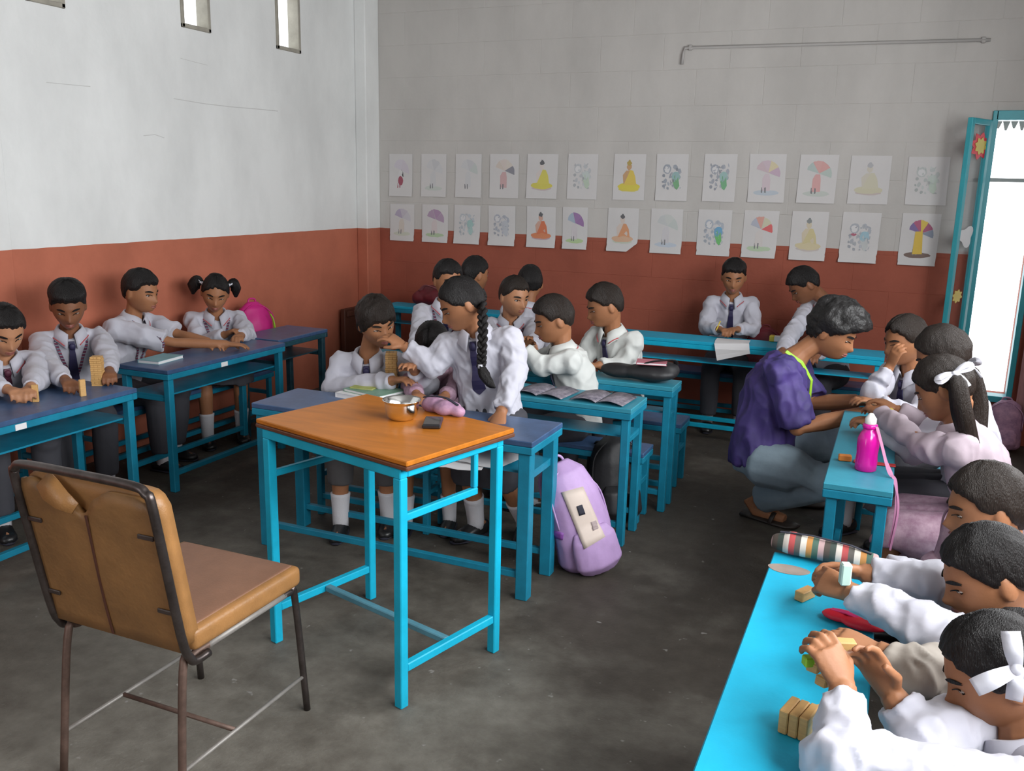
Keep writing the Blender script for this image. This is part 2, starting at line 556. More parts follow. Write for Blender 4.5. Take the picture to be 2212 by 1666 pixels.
def ribbon(pts, nor, w, th=0.003):
    """Flat strap along pts, facing nor (one direction or one per point)."""
    pts = np.array(pts, float); k = len(pts)
    nor = np.array(nor, float)
    if nor.ndim == 1:
        nor = np.repeat(nor[None], k, 0)
    ww = [w] * k if np.isscalar(w) else w
    v, f = [], []
    for i in range(k):
        t = pts[min(i + 1, k - 1)] - pts[max(i - 1, 0)]
        n_ = nrm(nor[i]); s = nrm(np.cross(nrm(t), n_)) * ww[i] / 2
        v += [pts[i] - s, pts[i] + s, pts[i] + s + n_ * th, pts[i] - s + n_ * th]
    for i in range(k - 1):
        a = 4 * i
        for j in range(4):
            f.append((a + j, a + (j + 1) % 4, a + 4 + (j + 1) % 4, a + 4 + j))
    f.append((3, 2, 1, 0)); f.append((4 * k - 4, 4 * k - 3, 4 * k - 2, 4 * k - 1))
    return np.array(v), f


def pnoise(p, freq, seed=0, oct_=2):
    rs = np.random.RandomState(seed)
    out = np.zeros(len(p)); amp = 1.0; tot = 0
    for o in range(oct_):
        for _ in range(5):
            k = nrm(rs.randn(3)) * freq; k2 = nrm(rs.randn(3)) * freq * 0.6
            out += amp * np.sin(p @ k + rs.rand() * 7 + 1.3 * np.sin(p @ k2 + rs.rand() * 7)); tot += amp
        freq *= 2.1; amp *= 0.5
    return out / tot * 1.8


def union(name, prims, voxel, smooth=4, factor=0.5, disp=None):
    """One continuous skin over overlapping closed pieces: voxel remesh, smoothing, then an optional displacement along the normals."""
    mb = MB()
    for p in prims:
        mb.add(p)
    me = bpy.data.meshes.new(name)
    me.from_pydata(np.vstack(mb.v).tolist(), [], mb.f)
    o = bpy.data.objects.new('tmp_union', me)
    COL.objects.link(o)
    r = o.modifiers.new('r', 'REMESH'); r.mode = 'VOXEL'; r.voxel_size = voxel
    if smooth:
        s = o.modifiers.new('s', 'SMOOTH'); s.factor = factor; s.iterations = smooth
    dg = bpy.context.evaluated_depsgraph_get()
    out = bpy.data.meshes.new_from_object(o.evaluated_get(dg))
    bpy.data.objects.remove(o); bpy.data.meshes.remove(me)
    out.name = name
    if disp is not None:
        n = len(out.vertices)
        co = np.empty(n * 3); out.vertices.foreach_get('co', co); co = co.reshape(-1, 3)
        no = np.empty(n * 3); out.vertices.foreach_get('normal', no); no = no.reshape(-1, 3)
        co = co + no * disp(co)[:, None]
        out.vertices.foreach_set('co', co.ravel()); out.update()
    return out


def put_union(name, me, mats, root):
    me.transform(Matrix.Translation(-Vector(root.location)))
    return link_mesh(name, me, mats, root, smooth=True)


def bvh_of(me, root):
    vs = [v.co + Vector(root.location) for v in me.vertices]
    return BVHTree.FromPolygons(vs, [tuple(p.vertices) for p in me.polygons])


def structure(o):
    o['kind'] = 'structure'; return o


# ------------------------------------------------------------------ room shell
LX, BY = -4.10, 6.50           # left wall plane, poster wall plane
CEIL = 3.20
BACKY = -2.0


def plate(name, mats, lo, hi, parent=None):
    return build(name, MB().add(span(lo, hi)), mats, parent, base=None if parent else ((np.array(lo) + np.array(hi)) / 2))


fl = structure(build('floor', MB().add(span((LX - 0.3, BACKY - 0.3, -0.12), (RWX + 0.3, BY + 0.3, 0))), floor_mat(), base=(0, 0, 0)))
ce = structure(build('ceiling', MB().add(span((LX - 0.3, BACKY - 0.3, CEIL), (RWX + 0.3, BY + 0.3, CEIL + 0.1))), mat('grey_ceiling', (0.30, 0.29, 0.28), 0.9), base=(0, 0, CEIL)))


def pierced(name, axis, plane, out, u0, u1, z0, z1, holes, material):
    """A wall slab with rectangular holes cut through: axis 'x' = plane of constant x. holes: (ua, ub, za, zb)."""
    us = sorted({u0, u1, *[h[0] for h in holes], *[h[1] for h in holes]})
    zs = sorted({z0, z1, *[h[2] for h in holes], *[h[3] for h in holes]})
    us = [u for u in us if u0 <= u <= u1]; zs = [z for z in zs if z0 <= z <= z1]
    bm = bmesh.new()
    def P(u, z, d):
        return (plane + d, u, z) if axis == 'x' else (u, plane + d, z)
    cell = {}
    for i in range(len(us) - 1):
        for j in range(len(zs) - 1):
            cu, cz = (us[i] + us[i + 1]) / 2, (zs[j] + zs[j + 1]) / 2
            cell[i, j] = not any(h[0] < cu < h[1] and h[2] < cz < h[3] for h in holes)
    vs = {}
    def V(i, j, d):
        k = (i, j, d)
        if k not in vs:
            vs[k] = bm.verts.new(P(us[i], zs[j], d))
        return vs[k]
    for (i, j), solid in cell.items():
        if not solid:
            continue
        for d in (0, out):
            bm.faces.new((V(i, j, d), V(i + 1, j, d), V(i + 1, j + 1, d), V(i, j + 1, d)))
        for di, dj, a, b in ((-1, 0, (0, 0), (0, 1)), (1, 0, (1, 0), (1, 1)), (0, -1, (0, 0), (1, 0)), (0, 1, (0, 1), (1, 1))):
            if not cell.get((i + di, j + dj), False):
                bm.faces.new((V(i + a[0], j + a[1], 0), V(i + b[0], j + b[1], 0), V(i + b[0], j + b[1], out), V(i + a[0], j + a[1], out)))
    bmesh.ops.recalc_face_normals(bm, faces=bm.faces)
    me = bpy.data.meshes.new(name); bm.to_mesh(me); bm.free()
    return structure(link_mesh(name, me, material, None, (0, 0, 0), smooth=False))


# left wall with three small ventilators high up
VENTS = [(3.37, 3.60, 2.432), (4.43, 4.68, 2.475), (5.33, 5.60, 2.475)]
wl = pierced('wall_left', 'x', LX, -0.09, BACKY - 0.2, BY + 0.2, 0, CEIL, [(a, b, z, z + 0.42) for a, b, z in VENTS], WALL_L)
for i, (a, b, z) in enumerate(VENTS):
    t = MB()
    w = 0.025
    for lo, hi in (((LX - 0.085, a, z), (LX + 0.012, a + w, z + 0.42)), ((LX - 0.085, b - w, z), (LX + 0.012, b, z + 0.42)),
                   ((LX - 0.085, a, z), (LX + 0.012, b, z + w)), ((LX - 0.085, a, z + 0.42 - w), (LX + 0.012, b, z + 0.42))):
        t.add(span(lo, hi, 0.004))
    structure(build('window_%d' % (i + 1), t, FRAMEST, base=(LX, (a + b) / 2, z)))
structure(build('trim_1', MB().add(span((LX, 6.30, 0), (LX + 0.10, BY, CEIL), 0.006)), WALL_L, base=(LX, 6.4, 0)))   # corner pilaster
structure(build('trim_2', MB().add(span((LX, 2.76, 0), (LX + 0.015, 3.155, CEIL), 0.004)), WALL_L, base=(LX, 2.95, 0)))  # pilaster at the left
# plaster cracks following the block courses of the left wall
ck = MB()
for (pts, w) in (([(100, 178), (150, 183), (195, 187)], 0.004), ([(375, 213), (440, 224), (500, 231), (560, 236), (600, 240)], 0.005), ([(310, 293), (335, 291), (355, 298)], 0.004), ([(390, 126), (420, 134), (448, 141)], 0.003)):
    P_ = np.array([on_x(x, y, LX) for x, y in pts]); P_[:, 0] = LX - 0.0005
    ck.add(ribbon(P_, (1, 0, 0), w, 0.0016))
build('crack', ck, mat('crack_shadow_grey', (0.56, 0.56, 0.55), 0.9), wl)

# doorway in the poster wall, right end
DX0, DX1, DZ0, DZ1 = 0.455, 0.735, 0.31, 2.09
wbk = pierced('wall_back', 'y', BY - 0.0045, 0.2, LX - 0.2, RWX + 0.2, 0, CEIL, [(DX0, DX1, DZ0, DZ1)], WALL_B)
# the painted concrete blocks of the poster wall, one object each
BW, BH = 0.464, 0.2425
protos = {}
rows = [(k, 1.92 + k * BH) for k in range(-8, 6)]
for k, z0 in rows:
    if z0 < -0.2:
        continue
    za, zb = max(z0, 0.0), min(z0 + BH, CEIL)
    if zb - za < 0.03:
        continue
    x = -4.22 + (0.0 if k % 2 == 1 else 0.225) - BW
    while x < RWX:
        xa, xb = max(x, LX + 0.10), min(x + BW, RWX)
        x += BW
        segs = [(xa, xb, za, zb)]
        if xa < DX1 and xb > DX0 and za < DZ1 and zb > DZ0:
            segs = [(xa, DX0, za, zb), (DX1, xb, za, zb)]
            if za < DZ0: segs.append((max(xa, DX0), min(xb, DX1), za, DZ0))
            if zb > DZ1: segs.append((max(xa, DX0), min(xb, DX1), DZ1, zb))
        for a, b, c, d in segs:
            if b - a < 0.02 or d - c < 0.02:
                continue
            key = (round(b - a, 3), round(d - c, 3))
            if key not in protos:
                w_, h_ = b - a - 0.0012, d - c - 0.0012
                v, f = box((0, 0.007, 0), (w_, 0.026, h_), 0.002)
                me = bpy.data.meshes.new('block'); me.from_pydata(v.tolist(), [], f); me.materials.append(WALL_B); protos[key] = me
            o = bpy.data.objects.new('block', protos[key]); COL.objects.link(o); o.parent = wbk
            o.location = ((a + b) / 2, BY + random.uniform(-0.0004, 0.0004), (c + d) / 2)

# door frame (jambs, lintel, threshold), a grille bar and the glazed leaf that stands open beside it
df = structure(thing('door_1', 'x', 'x', ((DX0 + DX1) / 2, BY, DZ0)))
del df['label']; del df['category']
fw_ = 0.032
for lo, hi in (((DX0 - fw_ * 0.6, BY - 0.03, DZ0), (DX0 + fw_ * 0.35, BY + 0.06, DZ1 + 0.02)), ((DX1 - fw_ * 0.2, BY - 0.03, DZ0), (DX1 + fw_ * 0.8, BY + 0.06, DZ1 + 0.02))):
    build('jamb', MB().add(span(lo, hi, 0.003)), TEAL, df)
build('lintel', MB().add(span((DX0, BY - 0.03, DZ1 - 0.035), (DX1, BY + 0.06, DZ1 + 0.02), 0.003)), TEAL, df)
build('sill', MB().add(span((DX0, BY - 0.04, DZ0 - 0.03), (DX1, BY + 0.08, DZ0 + 0.01), 0.003)), TEAL, df)
zb_ = on_y(2180, 389, BY)[2]
build('grille_bar', MB().add(span((DX0, BY + 0.10, zb_ - 0.012), (DX1 - 0.02, BY + 0.13, zb_ + 0.012), 0.003)), GREY_PIPE, df)
fr = MB()
for q in range(6):
    xq = DX0 + 0.03 + q * 0.045
    fr.add(tube([(xq, BY + 0.17, DZ1 - 0.03), (xq, BY + 0.17, DZ1 - 0.075 - 0.012 * (q % 2))], [(0.022, 0.004), (0.006, 0.003)], 8, ref=(1, 0, 0)))
build('fringe', fr, GREY_PIPE, df)

hinge = np.array([DX0 - 0.03, BY - 0.06, 0]); free = np.array([0.297, 6.18, 0])
ld = nrm(free - hinge); ln = np.array([-ld[1], ld[0], 0]); lw = np.linalg.norm(free - hinge)
LT, LB = 2.05, 0.36
lf = thing('door_leaf', 'narrow turquoise steel door leaf with glass and stickers, open beside the bright doorway', 'door leaf', hinge + [0, 0, LB])
def lbox(u0, u1, z0, z1, th):
    c = hinge + ld * (u0 + u1) / 2 + np.array([0, 0, (z0 + z1) / 2])
    R = np.column_stack([ld, ln, [0, 0, 1]])
    return box(c, (u1 - u0, th, z1 - z0), 0.003, R)
build('stile', MB().add(lbox(lw - 0.04, lw, LB, LT, 0.03)), TEAL, lf)
build('stile', MB().add(lbox(0, 0.04, LB, LT, 0.03)), TEAL, lf)
build('top_rail', MB().add(lbox(0.04, lw - 0.04, LT - 0.035, LT, 0.03)), TEAL, lf)
build('bottom_rail', MB().add(lbox(0.04, lw - 0.04, LB, LB + 0.035, 0.03)), TEAL, lf)
gl = build('pane', MB().add(lbox(0.04, lw - 0.04, LB + 0.035, LT - 0.035, 0.005)), PANE, lf)
def sticker(name, u, z, pol, material, label, off=-0.004):
    side = 1 if ln @ (np.array([0, 0, 0]) - hinge) > 0 else -1
    c = hinge + ld * u + np.array([0, 0, z]) + ln * side * (0.0035 - off * 0)
    v, f = [], []
    for d in (0, 0.0015):
        for r, a in pol:
            v.append(c + ln * side * d + ld * (r * math.cos(a)) * 1.6 + np.array([0, 0, r * math.sin(a)]))
    n = len(pol)
    f = [tuple(range(n)), tuple(range(2 * n - 1, n - 1, -1))] + [(i, n + i, n + (i + 1) % n, (i + 1) % n) for i in range(n)]
    o = build(name, MB().add((v, f)), material, lf)
    o['label'] = label
    return o
flower = lambda r: [(r * (1 + 0.18 * math.sin(a * 8)), a) for a in np.linspace(0, 2 * math.pi, 32, endpoint=False)]
zs1 = on_y(2130, 315, 6.3)[2]; zs2 = on_y(2092, 511, 6.3)[2]; zs3 = on_y(2082, 641, 6.3)[2]
sticker('sticker', 0.115, zs1, flower(0.072), RED, 'red flower sticker')
o = sticker('sticker', 0.112, zs1, flower(0.046), YEL, 'yellow flower centre')
for v in o.data.vertices: v.co += Vector(tuple(ln * (0.002 if ln @ (-hinge) > 0 else -0.002)))
sticker('sticker', 0.15, zs2, [(0.06 * (1 + 0.25 * math.sin(3 * a + 1)), a) for a in np.linspace(0, 2 * math.pi, 24, endpoint=False)], WHITE_P, 'white leaf sticker')
sticker('sticker', 0.16, zs3, flower(0.038), YEL, 'small yellow flower sticker')

# right wall with two window openings (out of frame, they light the room) and the wall behind the camera
structure(pierced('wall_right', 'x', RWX, 0.2, BACKY - 0.2, BY + 0.2, 0, CEIL, [(0.08, 2.22, 1.40, 2.56), (2.48, 4.42, 1.40, 2.56)], WALL_L))
structure(pierced('wall_front', 'y', BACKY, -0.2, LX - 0.2, RWX + 0.2, 0, CEIL, [(-3.15, -2.05, 0.0, 2.2)], WALL_L))
# conduit along the poster wall
pa, pb = on_y(1480, 103, BY - 0.02), on_y(2140, 86, BY - 0.02)
cd = thing('conduit', 'thin whitewashed pipe running along the upper poster wall', 'pipe', (pa + pb) / 2)
build('pipe', MB().add(tube([pa + [-0.015, 0, -0.11], pa + [-0.01, 0, -0.04], pa, pb], 0.010, 8)), GREY_PIPE, cd, smooth=True)
for q in (0.02, 0.98):
    build('clip', MB().add(box(pa + (pb - pa) * q + np.array([0, 0.006, 0]), (0.025, 0.03, 0.035), 0.004)), GREY_PIPE, cd)
# bare cement edge of the doorway at right
cu = thing('curtain', 'dusty pink curtain hanging at the right edge of the doorway', 'curtain', (0.86, 6.36, 0.2))
cv = []
cf = []
nu, nz_ = 24, 10
for j in range(nz_):
    for i in range(nu):
        u = i / (nu - 1); w = j / (nz_ - 1)
        cv.append((0.785 + 0.24 * u, 6.40 + 0.02 * math.sin(u * 22 + w), 0.2 + 1.05 * w))
for j in range(nz_ - 1):
    for i in range(nu - 1):
        a = j * nu + i
        cf.append((a, a + 1, a + nu + 1, a + nu))
co_ = build('cloth', MB().add((cv, cf)), CURTAIN, cu, smooth=True)
sm = co_.modifiers.new('thickness', 'SOLIDIFY'); sm.thickness = 0.004
build('rod', MB().add(tube([(0.77, 6.42, 1.26), (1.04, 6.42, 1.26)], 0.009, 8)), GREY_PIPE, cu, smooth=True)
for xq in (0.79, 1.02):
    build('hook', MB().add(span((xq - 0.008, 6.41, 1.245), (xq + 0.008, BY, 1.275), 0.002)), GREY_PIPE, cu)


# ------------------------------------------------------------------ furniture
def post(x, y, z0, z1, s=0.036, bev=0.003):
    return span((x - s / 2, y - s / 2, z0), (x + s / 2, y + s / 2, z1), bev)


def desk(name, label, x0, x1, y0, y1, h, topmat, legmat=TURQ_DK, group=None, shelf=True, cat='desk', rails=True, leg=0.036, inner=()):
    """Steel school desk: painted ply top in an angle-iron frame, four square legs, foot rails and a book shelf."""
    c = np.array([(x0 + x1) / 2, (y0 + y1) / 2, 0])
    r = thing(name, label, cat, c, group)
    build('top', MB().add(span((x0, y0, h - 0.022), (x1, y1, h), 0.003)), topmat, r)
    e = 0.03
    for lo, hi in (((x0, y0, h - 0.052), (x1, y0 + 0.026, h - 0.0225)), ((x0, y1 - 0.026, h - 0.052), (x1, y1, h - 0.0225))):
        build('frame_rail', MB().add(span(lo, hi, 0.003)), legmat, r)
    for lo, hi in (((x0, y0 + 0.0265, h - 0.052), (x0 + 0.026, y1 - 0.0265, h - 0.0225)), ((x1 - 0.026, y0 + 0.0265, h - 0.052), (x1, y1 - 0.0265, h - 0.0225))):
        build('frame_rail', MB().add(span(lo, hi, 0.003)), legmat, r)
    i = leg / 2 + 0.012
    for x in (x0 + i, x1 - i):
        for y in (y0 + i, y1 - i):
            build('leg', MB().add(post(x, y, 0, h - 0.05, leg)), legmat, r)
    for x in inner:
        build('leg', MB().add(post(x, y0 + i, 0, h - 0.05, leg)), legmat, r)
    lx = (x1 - x0) > (y1 - y0)
    zr = 0.085
    if lx:
        for y in (y0 + i, y1 - i):
            build('foot_rail', MB().add(span((x0 + i + leg / 2, y - 0.013, zr), (x1 - i - leg / 2, y + 0.013, zr + 0.026), 0.002)), legmat, r)
        for x in (x0 + i, x1 - i):
            build('side_rail', MB().add(span((x - 0.012, y0 + i + leg / 2, h - 0.17), (x + 0.012, y1 - i - leg / 2, h - 0.146), 0.002)), legmat, r)
        if shelf:
            build('shelf', MB().add(span((x0 + i - 0.012, y0 + 0.05, h - 0.145), (x1 - i + 0.012, y1 - 0.05, h - 0.137))), legmat, r)
    else:
        for x in (x0 + i, x1 - i):
            build('foot_rail', MB().add(span((x - 0.013, y0 + i + leg / 2, zr), (x + 0.013, y1 - i - leg / 2, zr + 0.026), 0.002)), legmat, r)
        for y in (y0 + i, y1 - i):
            if rails: build('side_rail', MB().add(span((x0 + i + leg / 2, y - 0.012, h - 0.17), (x1 - i - leg / 2, y + 0.012, h - 0.146), 0.002)), legmat, r)
        if shelf:
            build('shelf', MB().add(span((x0 + 0.05, y0 + i - 0.012, h - 0.145), (x1 - 0.05, y1 - i + 0.012, h - 0.137))), legmat, r)
    return r


def bench(label, x0, x1, y0, y1, h=0.36, m=BLUE_TOP):
    return desk('school_bench', label, x0, x1, y0, y1, h, m, shelf=False, cat='bench', leg=0.03)


G_D = 'steel school desks'
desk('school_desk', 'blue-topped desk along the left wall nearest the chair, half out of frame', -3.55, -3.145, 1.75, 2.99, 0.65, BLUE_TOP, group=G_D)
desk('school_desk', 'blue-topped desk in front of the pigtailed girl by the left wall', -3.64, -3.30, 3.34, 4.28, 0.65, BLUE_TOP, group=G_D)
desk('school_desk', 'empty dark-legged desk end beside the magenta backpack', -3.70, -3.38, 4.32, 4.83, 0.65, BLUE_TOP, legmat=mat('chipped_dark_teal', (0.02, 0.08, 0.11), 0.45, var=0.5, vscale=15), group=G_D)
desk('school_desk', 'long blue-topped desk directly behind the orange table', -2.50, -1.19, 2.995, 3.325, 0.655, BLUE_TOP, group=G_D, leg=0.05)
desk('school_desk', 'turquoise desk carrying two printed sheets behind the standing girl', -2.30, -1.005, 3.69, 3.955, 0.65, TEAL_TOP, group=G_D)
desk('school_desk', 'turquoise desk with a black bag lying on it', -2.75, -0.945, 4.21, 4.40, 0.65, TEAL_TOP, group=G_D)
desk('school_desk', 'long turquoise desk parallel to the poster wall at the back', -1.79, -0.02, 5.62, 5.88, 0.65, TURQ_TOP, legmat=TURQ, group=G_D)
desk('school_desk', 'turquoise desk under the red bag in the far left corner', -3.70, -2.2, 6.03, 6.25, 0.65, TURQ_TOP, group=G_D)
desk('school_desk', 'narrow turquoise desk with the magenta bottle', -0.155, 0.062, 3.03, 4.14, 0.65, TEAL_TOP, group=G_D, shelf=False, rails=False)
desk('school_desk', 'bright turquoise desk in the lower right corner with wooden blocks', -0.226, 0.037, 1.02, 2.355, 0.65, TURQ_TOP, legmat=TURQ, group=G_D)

bench('bench behind the near left desk, against the wall', -4.02, -3.76, 1.9, 3.05)
bench('bench against the left wall under the pigtailed girl', -4.02, -3.76, 3.35, 4.75)
bench('bench behind the long blue desk at its left end', -2.5, -1.86, 3.42, 3.62)
bench('bench between the two turquoise desks of the middle rows', -2.2, -1.02, 4.00, 4.19)
bench('bench behind the desk with the black bag', -2.7, -0.98, 4.62, 4.84)
bench('bench of the two children in the row by the far corner', -2.95, -1.85, 5.34, 5.56)
bench('bench at the foot of the poster wall', -1.75, -0.1, 6.08, 6.30)
bench('short bench at the far end of the bottle desk', -0.08, 0.34, 4.40, 4.62, m=TEAL_TOP)
bench('bench along the right side of the bottle desk', 0.20, 0.42, 2.76, 3.95, m=TEAL_TOP)
bench('bench along the right side of the bright near desk', 0.20, 0.42, 1.05, 2.40, m=TEAL_TOP)

# labels stuck on the desk fronts
for x, X in (((45, 915), -3.145), ((485, 782), -3.30)):
    p = on_x(*x, X + 0.002)
    w = 0.05
    root = [o for o in COL.objects if o.name.startswith('school_desk') and o.parent is None and abs(o.location.x - ((-3.55 - 3.145) / 2 if X == -3.145 else (-3.64 - 3.30) / 2)) < 0.01][0]
    pl = build('number_label', MB().add(box((X + 0.001, p[1], 0.65 - 0.037), (0.002, w, 0.024))), WHITE_P, root)
    pl['label'] = 'white paper label on the frame'
# bare wood patch on the near desk
kd = [o for o in COL.objects if o.parent is None and o.get('label', '').startswith('bright turquoise desk')][0]
pc = on_z(1704, 1231, 0.65)
an = np.linspace(0, 2 * math.pi, 28, endpoint=False)
pv = np.array([(pc[0] + 0.052 * math.cos(a) * (1 + 0.06 * math.sin(3 * a)), pc[1] + 0.030 * math.sin(a), 0.6502) for a in an])
pv2 = pv + [0, 0, 0.0008]
n_ = len(an)
o = build('bare_patch', MB().add((np.vstack([pv, pv2]), [tuple(range(n_, 2 * n_))] + [(i, (i + 1) % n_, n_ + (i + 1) % n_, n_ + i) for i in range(n_)])), CORK, kd)
o['label'] = 'oval patch of bare wood where the paint is gone'

# --- teacher's table
TC = np.array([-1.522, 2.472, 0]); TH = 0.80
ul = nrm([-0.612, 0.165, 0]); us_ = np.array([ul[1], -ul[0], 0])
if us_[1] < 0: us_ = -us_
RT = np.column_stack([-ul, us_, [0, 0, 1]])   # local x: to the right, y: away from the camera


def T(x, y, z):
    return TC + RT @ np.array([x, y, 0]) + np.array([0, 0, z])


def tb(lo, hi, bev=0.003):
    lo = np.array(lo, float); hi = np.array(hi, float)
    return box(T(*((lo + hi) / 2)[:2], (lo + hi)[2] / 2), hi - lo, bev, RT)


tt = thing('teacher_table', 'orange-topped table on thin turquoise legs in the middle of the room', 'table', TC)
HX, HY = 0.312, 0.224
build('tabletop', MB().add(tb((-HX - 0.045, -HY - 0.018, TH - 0.004), (HX + 0.045, HY + 0.035, TH + 0.012), 0.003)), WOODTOP, tt)
build('edge_band', MB().add(tb((-HX - 0.047, -HY - 0.020, TH - 0.018), (HX + 0.047, HY + 0.037, TH - 0.0045), 0.003)), WOODEDGE, tt)
L_ = 0.032
for sx in (-1, 1):
    for sy in (-1, 1):
        build('leg', MB().add(tb((sx * HX - L_ / 2, sy * HY - L_ / 2, 0), (sx * HX + L_ / 2, sy * HY + L_ / 2, TH - 0.05))), TURQ, tt)
for sy in (-1, 1):
    build('apron', MB().add(tb((-HX - L_ / 2, sy * HY - 0.016, TH - 0.05), (HX + L_ / 2, sy * HY + 0.016, TH - 0.0185))), TURQ, tt)
for sx in (-1, 1):
    build('apron', MB().add(tb((sx * HX - 0.016, -HY + 0.0165, TH - 0.05), (sx * HX + 0.016, HY - 0.0165, TH - 0.0185))), TURQ, tt)
    build('foot_rail', MB().add(tb((sx * HX - 0.013, -HY + L_ / 2, 0.115), (sx * HX + 0.013, HY - L_ / 2, 0.143))), TURQ, tt)
    build('shelf_bracket', MB().add(tb((sx * HX - 0.010, -HY + L_ / 2, TH - 0.19), (sx * HX + 0.010, 0.12, TH - 0.166))).add(tb((sx * HX - 0.010, 0.10, TH - 0.1655), (sx * HX + 0.010, 0.12, TH - 0.0505))), TURQ, tt)
build('stretcher', MB().add(tb((-HX + 0.0135, -0.013, 0.118), (HX - 0.0135, 0.013, 0.140))), mat('scuffed_turquoise', (0.10, 0.28, 0.36), 0.5, var=0.3), tt)

# --- steel chair with tan vinyl pads, seen from behind
ch = thing('padded_chair', 'tan vinyl padded steel tube chair seen from behind at lower left', 'chair', (-1.75, 1.78, 0))
CX0, CX1, CY0, CY1 = -1.975, -1.525, 1.56, 2.02
pad = bmesh.new()
def cushion(name, lo, hi, bulge, axis, m, parent, r=0.03):
    """Padded slab: rounded box, its broad faces domed."""
    lo = np.array(lo, float); hi = np.array(hi, float)
    bm = bmesh.new()
    bmesh.ops.create_cube(bm, size=1.0)
    bmesh.ops.scale(bm, vec=Vector(hi - lo), verts=bm.verts)
    bmesh.ops.bevel(bm, geom=[e for e in bm.edges], offset=r, segments=4, affect='EDGES', profile=0.6)
    bmesh.ops.subdivide_edges(bm, edges=[e for e in bm.edges if e.calc_length() > 0.1], cuts=6, use_grid_fill=True)
    h = (hi - lo) / 2
    for v in bm.verts:
        q = 1.0
        for a in range(3):
            if a != axis:
                q *= max(0, 1 - (v.co[a] / h[a]) ** 2)
        v.co[axis] += (1 if v.co[axis] > 0 else -1) * bulge * q
        v.co += Vector(tuple((lo + hi) / 2)) - Vector(parent.location)
    me = bpy.data.meshes.new(name); bm.to_mesh(me); bm.free()
    return link_mesh(name, me, m, parent, smooth=True)
pad.free()
cushion('seat', (CX0, CY0 + 0.015, 0.425), (CX1, CY1, 0.487), 0.006, 2, VINYL, ch, 0.022)
sp_ = cushion('seat_cover', (CX0 + 0.02, CY0 + 0.03, 0.470), (CX1 - 0.02, CY1 - 0.015, 0.4905), 0.006, 2, VINYL_SEAT, ch, 0.009)
# backrest: pad in front of a shabby backing sheet with a torn top
BZ0, BZ1 = 0.455, 0.885
yb = lambda z: 1.545 - 0.075 * (z - BZ0) / (BZ1 - BZ0)
def back_slab(d0, d1, x0, x1, z0, z1, top, nx=16, nz=12):
    v, f = [], []
    for d in (d0, d1):
        for j in range(nz):
            for i in range(nx):
                u, w = i / (nx - 1), j / (nz - 1)
                x = x0 + (x1 - x0) * u
                zt = top(u) if top else z1
                z = z0 + (zt - z0) * w
                cr_ = 0.045
                ez = max(0, (z - (z1 - cr_)) / cr_); ex = max(0, (abs(u - 0.5) * 2 - (1 - 2 * cr_ / (x1 - x0))) / (2 * cr_ / (x1 - x0)))
                if ez > 0 and ex > 0:
                    k = max(ez, ex) / max(1e-6, math.hypot(ez, ex))
                    z = (z1 - cr_) + ez * cr_ * k if k < 1 else z
                    x = (x0 + x1) / 2 + (1 if u > .5 else -1) * ((x1 - x0) / 2 - cr_ + ex * cr_ * k)
                bulge = 0.008 * math.sin(math.pi * u) * math.sin(math.pi * w) * (1 if d == d1 else -0.3)
                v.append((x, yb(z) + d + bulge, z))
    n = nx * nz
    for j in range(nz - 1):
        for i in range(nx - 1):
            a = j * nx + i
            f.append((a, a + 1, a + nx + 1, a + nx)); f.append((n + a, n + a + nx, n + a + nx + 1, n + a + 1))
    bd = [i for i in range(nx)] + [(j * nx + nx - 1) for j in range(1, nz)] + [(nz - 1) * nx + i for i in range(nx - 2, -1, -1)] + [j * nx for j in range(nz - 2, 0, -1)]
    for q in range(len(bd)):
        a, b = bd[q], bd[(q + 1) % len(bd)]
        f.append((a, n + a, n + b, b))
    return v, f
build('backrest', MB().add(back_slab(0.012, 0.055, CX0 + 0.02, CX1 - 0.005, BZ0, BZ1 - 0.008, None)), VINYL, ch, smooth=True)
tear = lambda u: BZ1 - 0.018 - (0.075 * math.exp(-((u - 0.47) / 0.10) ** 2) + 0.035 * math.exp(-((u - 0.26) / 0.10) ** 2) + 0.012 * math.exp(-((u - 0.62) / 0.05) ** 2))
bp_ = build('backrest_panel', MB().add(back_slab(-0.006, 0.008, CX0 + 0.012, CX1 - 0.012, BZ0 - 0.015, BZ1 - 0.01, tear, 40, 12)), VINYL_BACK, ch, smooth=True)
bp_['label'] = 'torn shabby backing sheet'
xm = (CX0 + CX1) / 2 - 0.005
build('seam', MB().add(ribbon([(xm + 0.006 * math.sin(9 * z), yb(z) - 0.0085, z) for z in np.linspace(BZ0 - 0.01, 0.79, 12)], (0, -1, 0), 0.006, 0.003)), BROWNPANEL, bp_)
fl_ = build('torn_flap', MB().add(ribbon([(CX0 + 0.10, yb(0.865) - 0.004, 0.868), (CX0 + 0.135, yb(0.845) - 0.016, 0.846), (CX0 + 0.17, yb(0.825) - 0.02, 0.825), (CX0 + 0.20, yb(0.80) - 0.014, 0.806)], (0.2, -1, 0.35), [0.05, 0.06, 0.05, 0.03], 0.003)), VINYL, bp_, smooth=True)
for z, x in ((0.765, CX1 - 0.04), (0.56, CX1 - 0.03), (0.745, CX0 + 0.035), (0.53, CX0 + 0.03)):
    build('fixing_tab', MB().add(box((x, yb(z) - 0.010, z), (0.05, 0.006, 0.012), 0.002)), STEEL_DK, ch)
